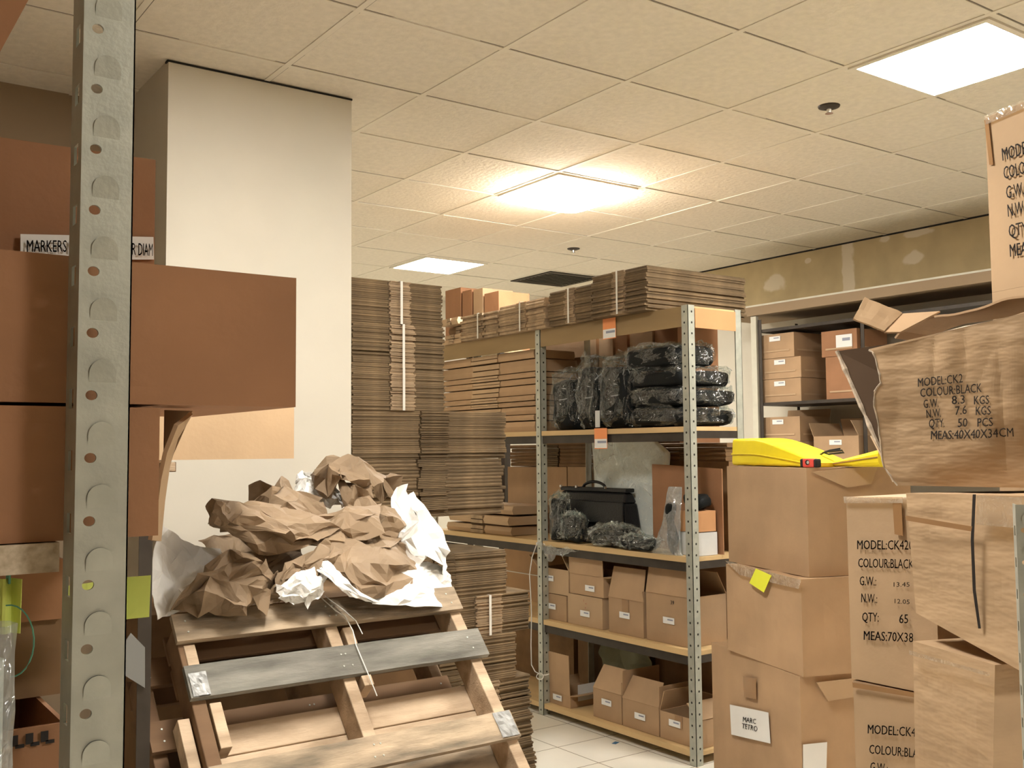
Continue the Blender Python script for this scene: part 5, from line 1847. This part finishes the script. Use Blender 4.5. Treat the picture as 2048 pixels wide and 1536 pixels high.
P = []
NV, NU = 60, 60
for i in range(NV + 1):
    v_ = i / NV
    x0, y0 = tear_at(v_)
    x0 += 3 * noise.noise(Vector((i * .9, 3, 0))) if 0 < i < NV else 0
    Lp = plane_at(x0, y0, ft[3], nT)
    Rp = ft[1].lerp(ft[2], v_)
    row = []
    for j in range(NU + 1):
        u = j / NU
        p = Lp.lerp(Rp, u)
        d = torn_d(p)
        d *= min(1, 5 * (1 - v_)) * min(1, 5 * v_ + .3)
        row.append(p + nT * d - base)
    P.append(row)
b.grid(P)
for t_ in (('MODEL:CK2', (1838, 773), (1928, 764), 17), ('COLOUR:BLACK', (1843, 793.5), (1967, 783), 17), ('G.W.', (1849, 816), (1879, 813), 17), ('8.3', (1906, 808), (1932, 806), 17), ('KGS', (1951, 808), (1983, 806), 17), ('N.W.', (1854, 836), (1884, 833), 17), ('7.6', (1913, 829), (1936, 827), 17), ('KGS', (1955, 829), (1987, 827), 17), ('QTY.', (1859, 855), (1892, 853), 17), ('50', (1919, 853), (1938, 852), 17), ('PCS', (1959, 852), (1991, 850), 17), ('MEAS:40X40X34CM', (1864, 878), (2030, 872), 17)):
    letters(b, ft[3], nT, t_[0], t_[1], t_[2], t_[3], 1, .008, .002, Matrix.Translation(-base), torn_d)
b.build('front_panel', [M['kraft_crushed'], M['ink']], tc_, solid=.0)
G = [p - base for p in ft]
bl, bt = at(1789, 966, d=2.42) - base, at(1674, 702, d=2.52) - base
b = MB()
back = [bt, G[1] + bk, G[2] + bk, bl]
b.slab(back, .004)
b.build('back_panel', M['inside_shade'], tc_)
b = MB(); b.slab([G[1], G[2], G[2] + bk, G[1] + bk], .004); b.build('end_panel', M['kraft'], tc_)
b = MB(); b.slab([G[3], G[2], G[2] + bk, bl], .004); b.build('bottom_panel', M['inside_shade'], tc_)
b = MB()
pts = [bt]
for k in range(1, 14):
    t_ = k / 14
    pts.append(bt.lerp(bl, t_) + Vector((.004 * noise.noise(Vector((k, 0, 0))), 0, .006 * noise.noise(Vector((0, k, 0))))))
pts.append(bl + Vector((0, 0, .004)))
b.tube(pts, [.0055 + .003 * noise.noise(Vector((k * .8, 0, 4))) for k in range(len(pts))], 6)
b.tube([row[0] for row in P[::2]], [.0022 + .0015 * noise.noise(Vector((k * .8, 3, 4))) for k in range(len(P[::2]))], 6)
b.build('torn_edge', M['torn'], tc_)
b = MB()
q = [bt, bt.lerp(G[3] + bk * .5, .62), bt.lerp(G[3], .98), G[3]]
tl = [at(1748, 900, d=2.34) - base, at(1795, 970, d=2.26) - base]
b.slab([at(1740, 872, d=2.36) - base, at(1768, 925, d=2.30) - base, at(1797, 972, d=2.26) - base, at(1780, 950, d=2.38) - base], .003)
b.build('side_scrap', M['kraft_pale'], tc_)
# top flaps
b = MB()
P = []
for i in range(9):
    v_ = i / 8
    row = []
    for j in range(25):
        u = j / 24
        x = 1738 + (2075 - 1738) * u
        y0 = 700 + (622 - 700) * u
        y1 = 690 + (590 - 690) * u ** .7 if True else 0
        A = plane_at(x, y0, ft[3], nT)
        up = Vector((0, 0, .012 * sin(pi * u) + .004 * noise.noise(Vector((u * 8, v_ * 3, 2)))))
        row.append(A + (bk * (.0 + .30 * v_)) + up * v_ - base)
    P.append(row)
b.grid(P)
b.build('top_flap', M['kraft_pale'], tc_, solid=.004)
b = MB()
P = []
for i in range(9):
    v_ = i / 8
    row = []
    for j in range(25):
        u = j / 24
        x = 1790 + (2075 - 1790) * u
        y = 676 - (676 - 590) * u ** .6 - 4 * sin(u * 9)
        A = at(x, y, d=2.42 - .30 * u)
        row.append(A + (-nT) * (.15 * v_) + Vector((0, 0, -.03 * v_ + .004 * noise.noise(Vector((u * 6, v_, 5))))) - base)
    P.append(row)
b.grid(P)
b.build('far_top_flap', M['kraft'], tc_, solid=.005)
b = MB()
q = [at(1729, 595, d=2.42), at(1804, 627, d=2.40), at(1768, 663, d=2.36), at(1706, 638, d=2.38)]
P = [[q[0].lerp(q[1], u).lerp(q[3].lerp(q[2], u), v_) + Vector((0, 0, .004 * noise.noise(Vector((u * 3, v_ * 3, 7))))) - base for u in [j / 8 for j in range(9)]] for v_ in [i / 6 for i in range(7)]]
b.grid(P)
b.build('corner_flap', M['kraft_pale'], tc_, solid=.005)
b = MB()
b.slab([p - base for p in (at(1804, 627, d=2.40), at(1880, 622, d=2.34), at(1800, 664, d=2.33), at(1768, 664, d=2.36))], .004)
b.build('flap_hinge', M['kraft'], tc_)

# two crushed cartons below it
fr = [at(1812, 986, d=2.20), at(2052, 998, d=1.86), at(2044, 1342, d=1.86), at(1834, 1224, d=2.20)]
fr = [at(1812, 986, d=2.17), at(2056, 992, d=1.86), at(2046, 1345, d=1.86), at(1832, 1226, d=2.17)]
r, base, n_ = quad_carton('crushed taped carton with a sagging bottom, under the torn one', fr, Vector((.34, -.14, 0)), 'kraft_crushed', 631, (), .005, NG)
strip(r, base, n_, ((1951, 988), (1957, 988), (1953, 1080), (1947, 1080)), 'ink', 'seam', .0062)
strip(r, base, n_, ((1947, 1080), (1953, 1080), (1957, 1180), (1951, 1180)), 'ink', 'seam', .0062)
strip(r, base, n_, ((1951, 1180), (1957, 1180), (1967, 1256), (1962, 1256)), 'ink', 'seam', .0062)
strip(r, base, n_, ((1960, 990), (2050, 994), (2048, 1056), (1958, 1048)), 'cleartape', off=.0066)
strip(r, base, n_, ((1816, 1030), (1950, 1052), (1948, 1062), (1817, 1040)), 'tape', off=.0066)
fr = [at(1826, 1282, d=2.16), at(1990, 1330, d=1.92), at(1984, 1640, d=1.92), at(1832, 1620, d=2.16)]
dvv = (fr[1] - fr[0]); dvv.z = 0; dvv.normalize()
r, base, n_ = quad_carton('lowest crushed carton in the near right stack, cut off by the photo', fr, Vector((-dvv.y, dvv.x, 0)) * .34, 'kraft_crushed', 632, (), .008, NG)
strip(r, base, n_, ((1828, 1300), (1990, 1345), (1990, 1352), (1828, 1308)), 'cleartape', off=.011)
zb = base.z
carton('carton on the floor holding up the near right stack', (fr[0].x, fr[0].y, .0005), (fr[1] - fr[0]).length, .33, min(fr[2].z, fr[3].z) - .010, math.atan2(dvv.y, dvv.x), 'kraft_pale', tape=False, seed=633, group=NG)

# slotted upright at the right border
c = at(2040, 1250, d=1.62)
rp = empty('steel_upright', (c.x, c.y, 0), 'perforated grey steel upright at the far right edge of the view', 'shelf upright', rz=-YAW - .35)
slotted_post('post', None, 1.36, None, parent=rp, phase=.01)
rp.children[0].name = 'post'

# cardboard corner at the top left
q = [at(*p, y=1.12) for p in ((70, -24), (-1, 106), (-190, 302), (-190, -60))]
r = empty('cardboard_sheet', q[2], 'orange-brown board corner cutting across the top left of the view', 'cardboard sheet')
b = MB(); b.slab([p - q[2] for p in q], .005); b.build('sheet', M['kraft_red'], r)

# small things on the floor
p = at(1231, 1486, z=0)
r = empty('tape_scrap', p, 'scrap of blue tape stuck on the floor tiles', 'tape scrap', rz=.4)
b = MB(); b.box(-.02, .02, -.011, .011, .0005, .0015); b.build('scrap', M['blue'], r)
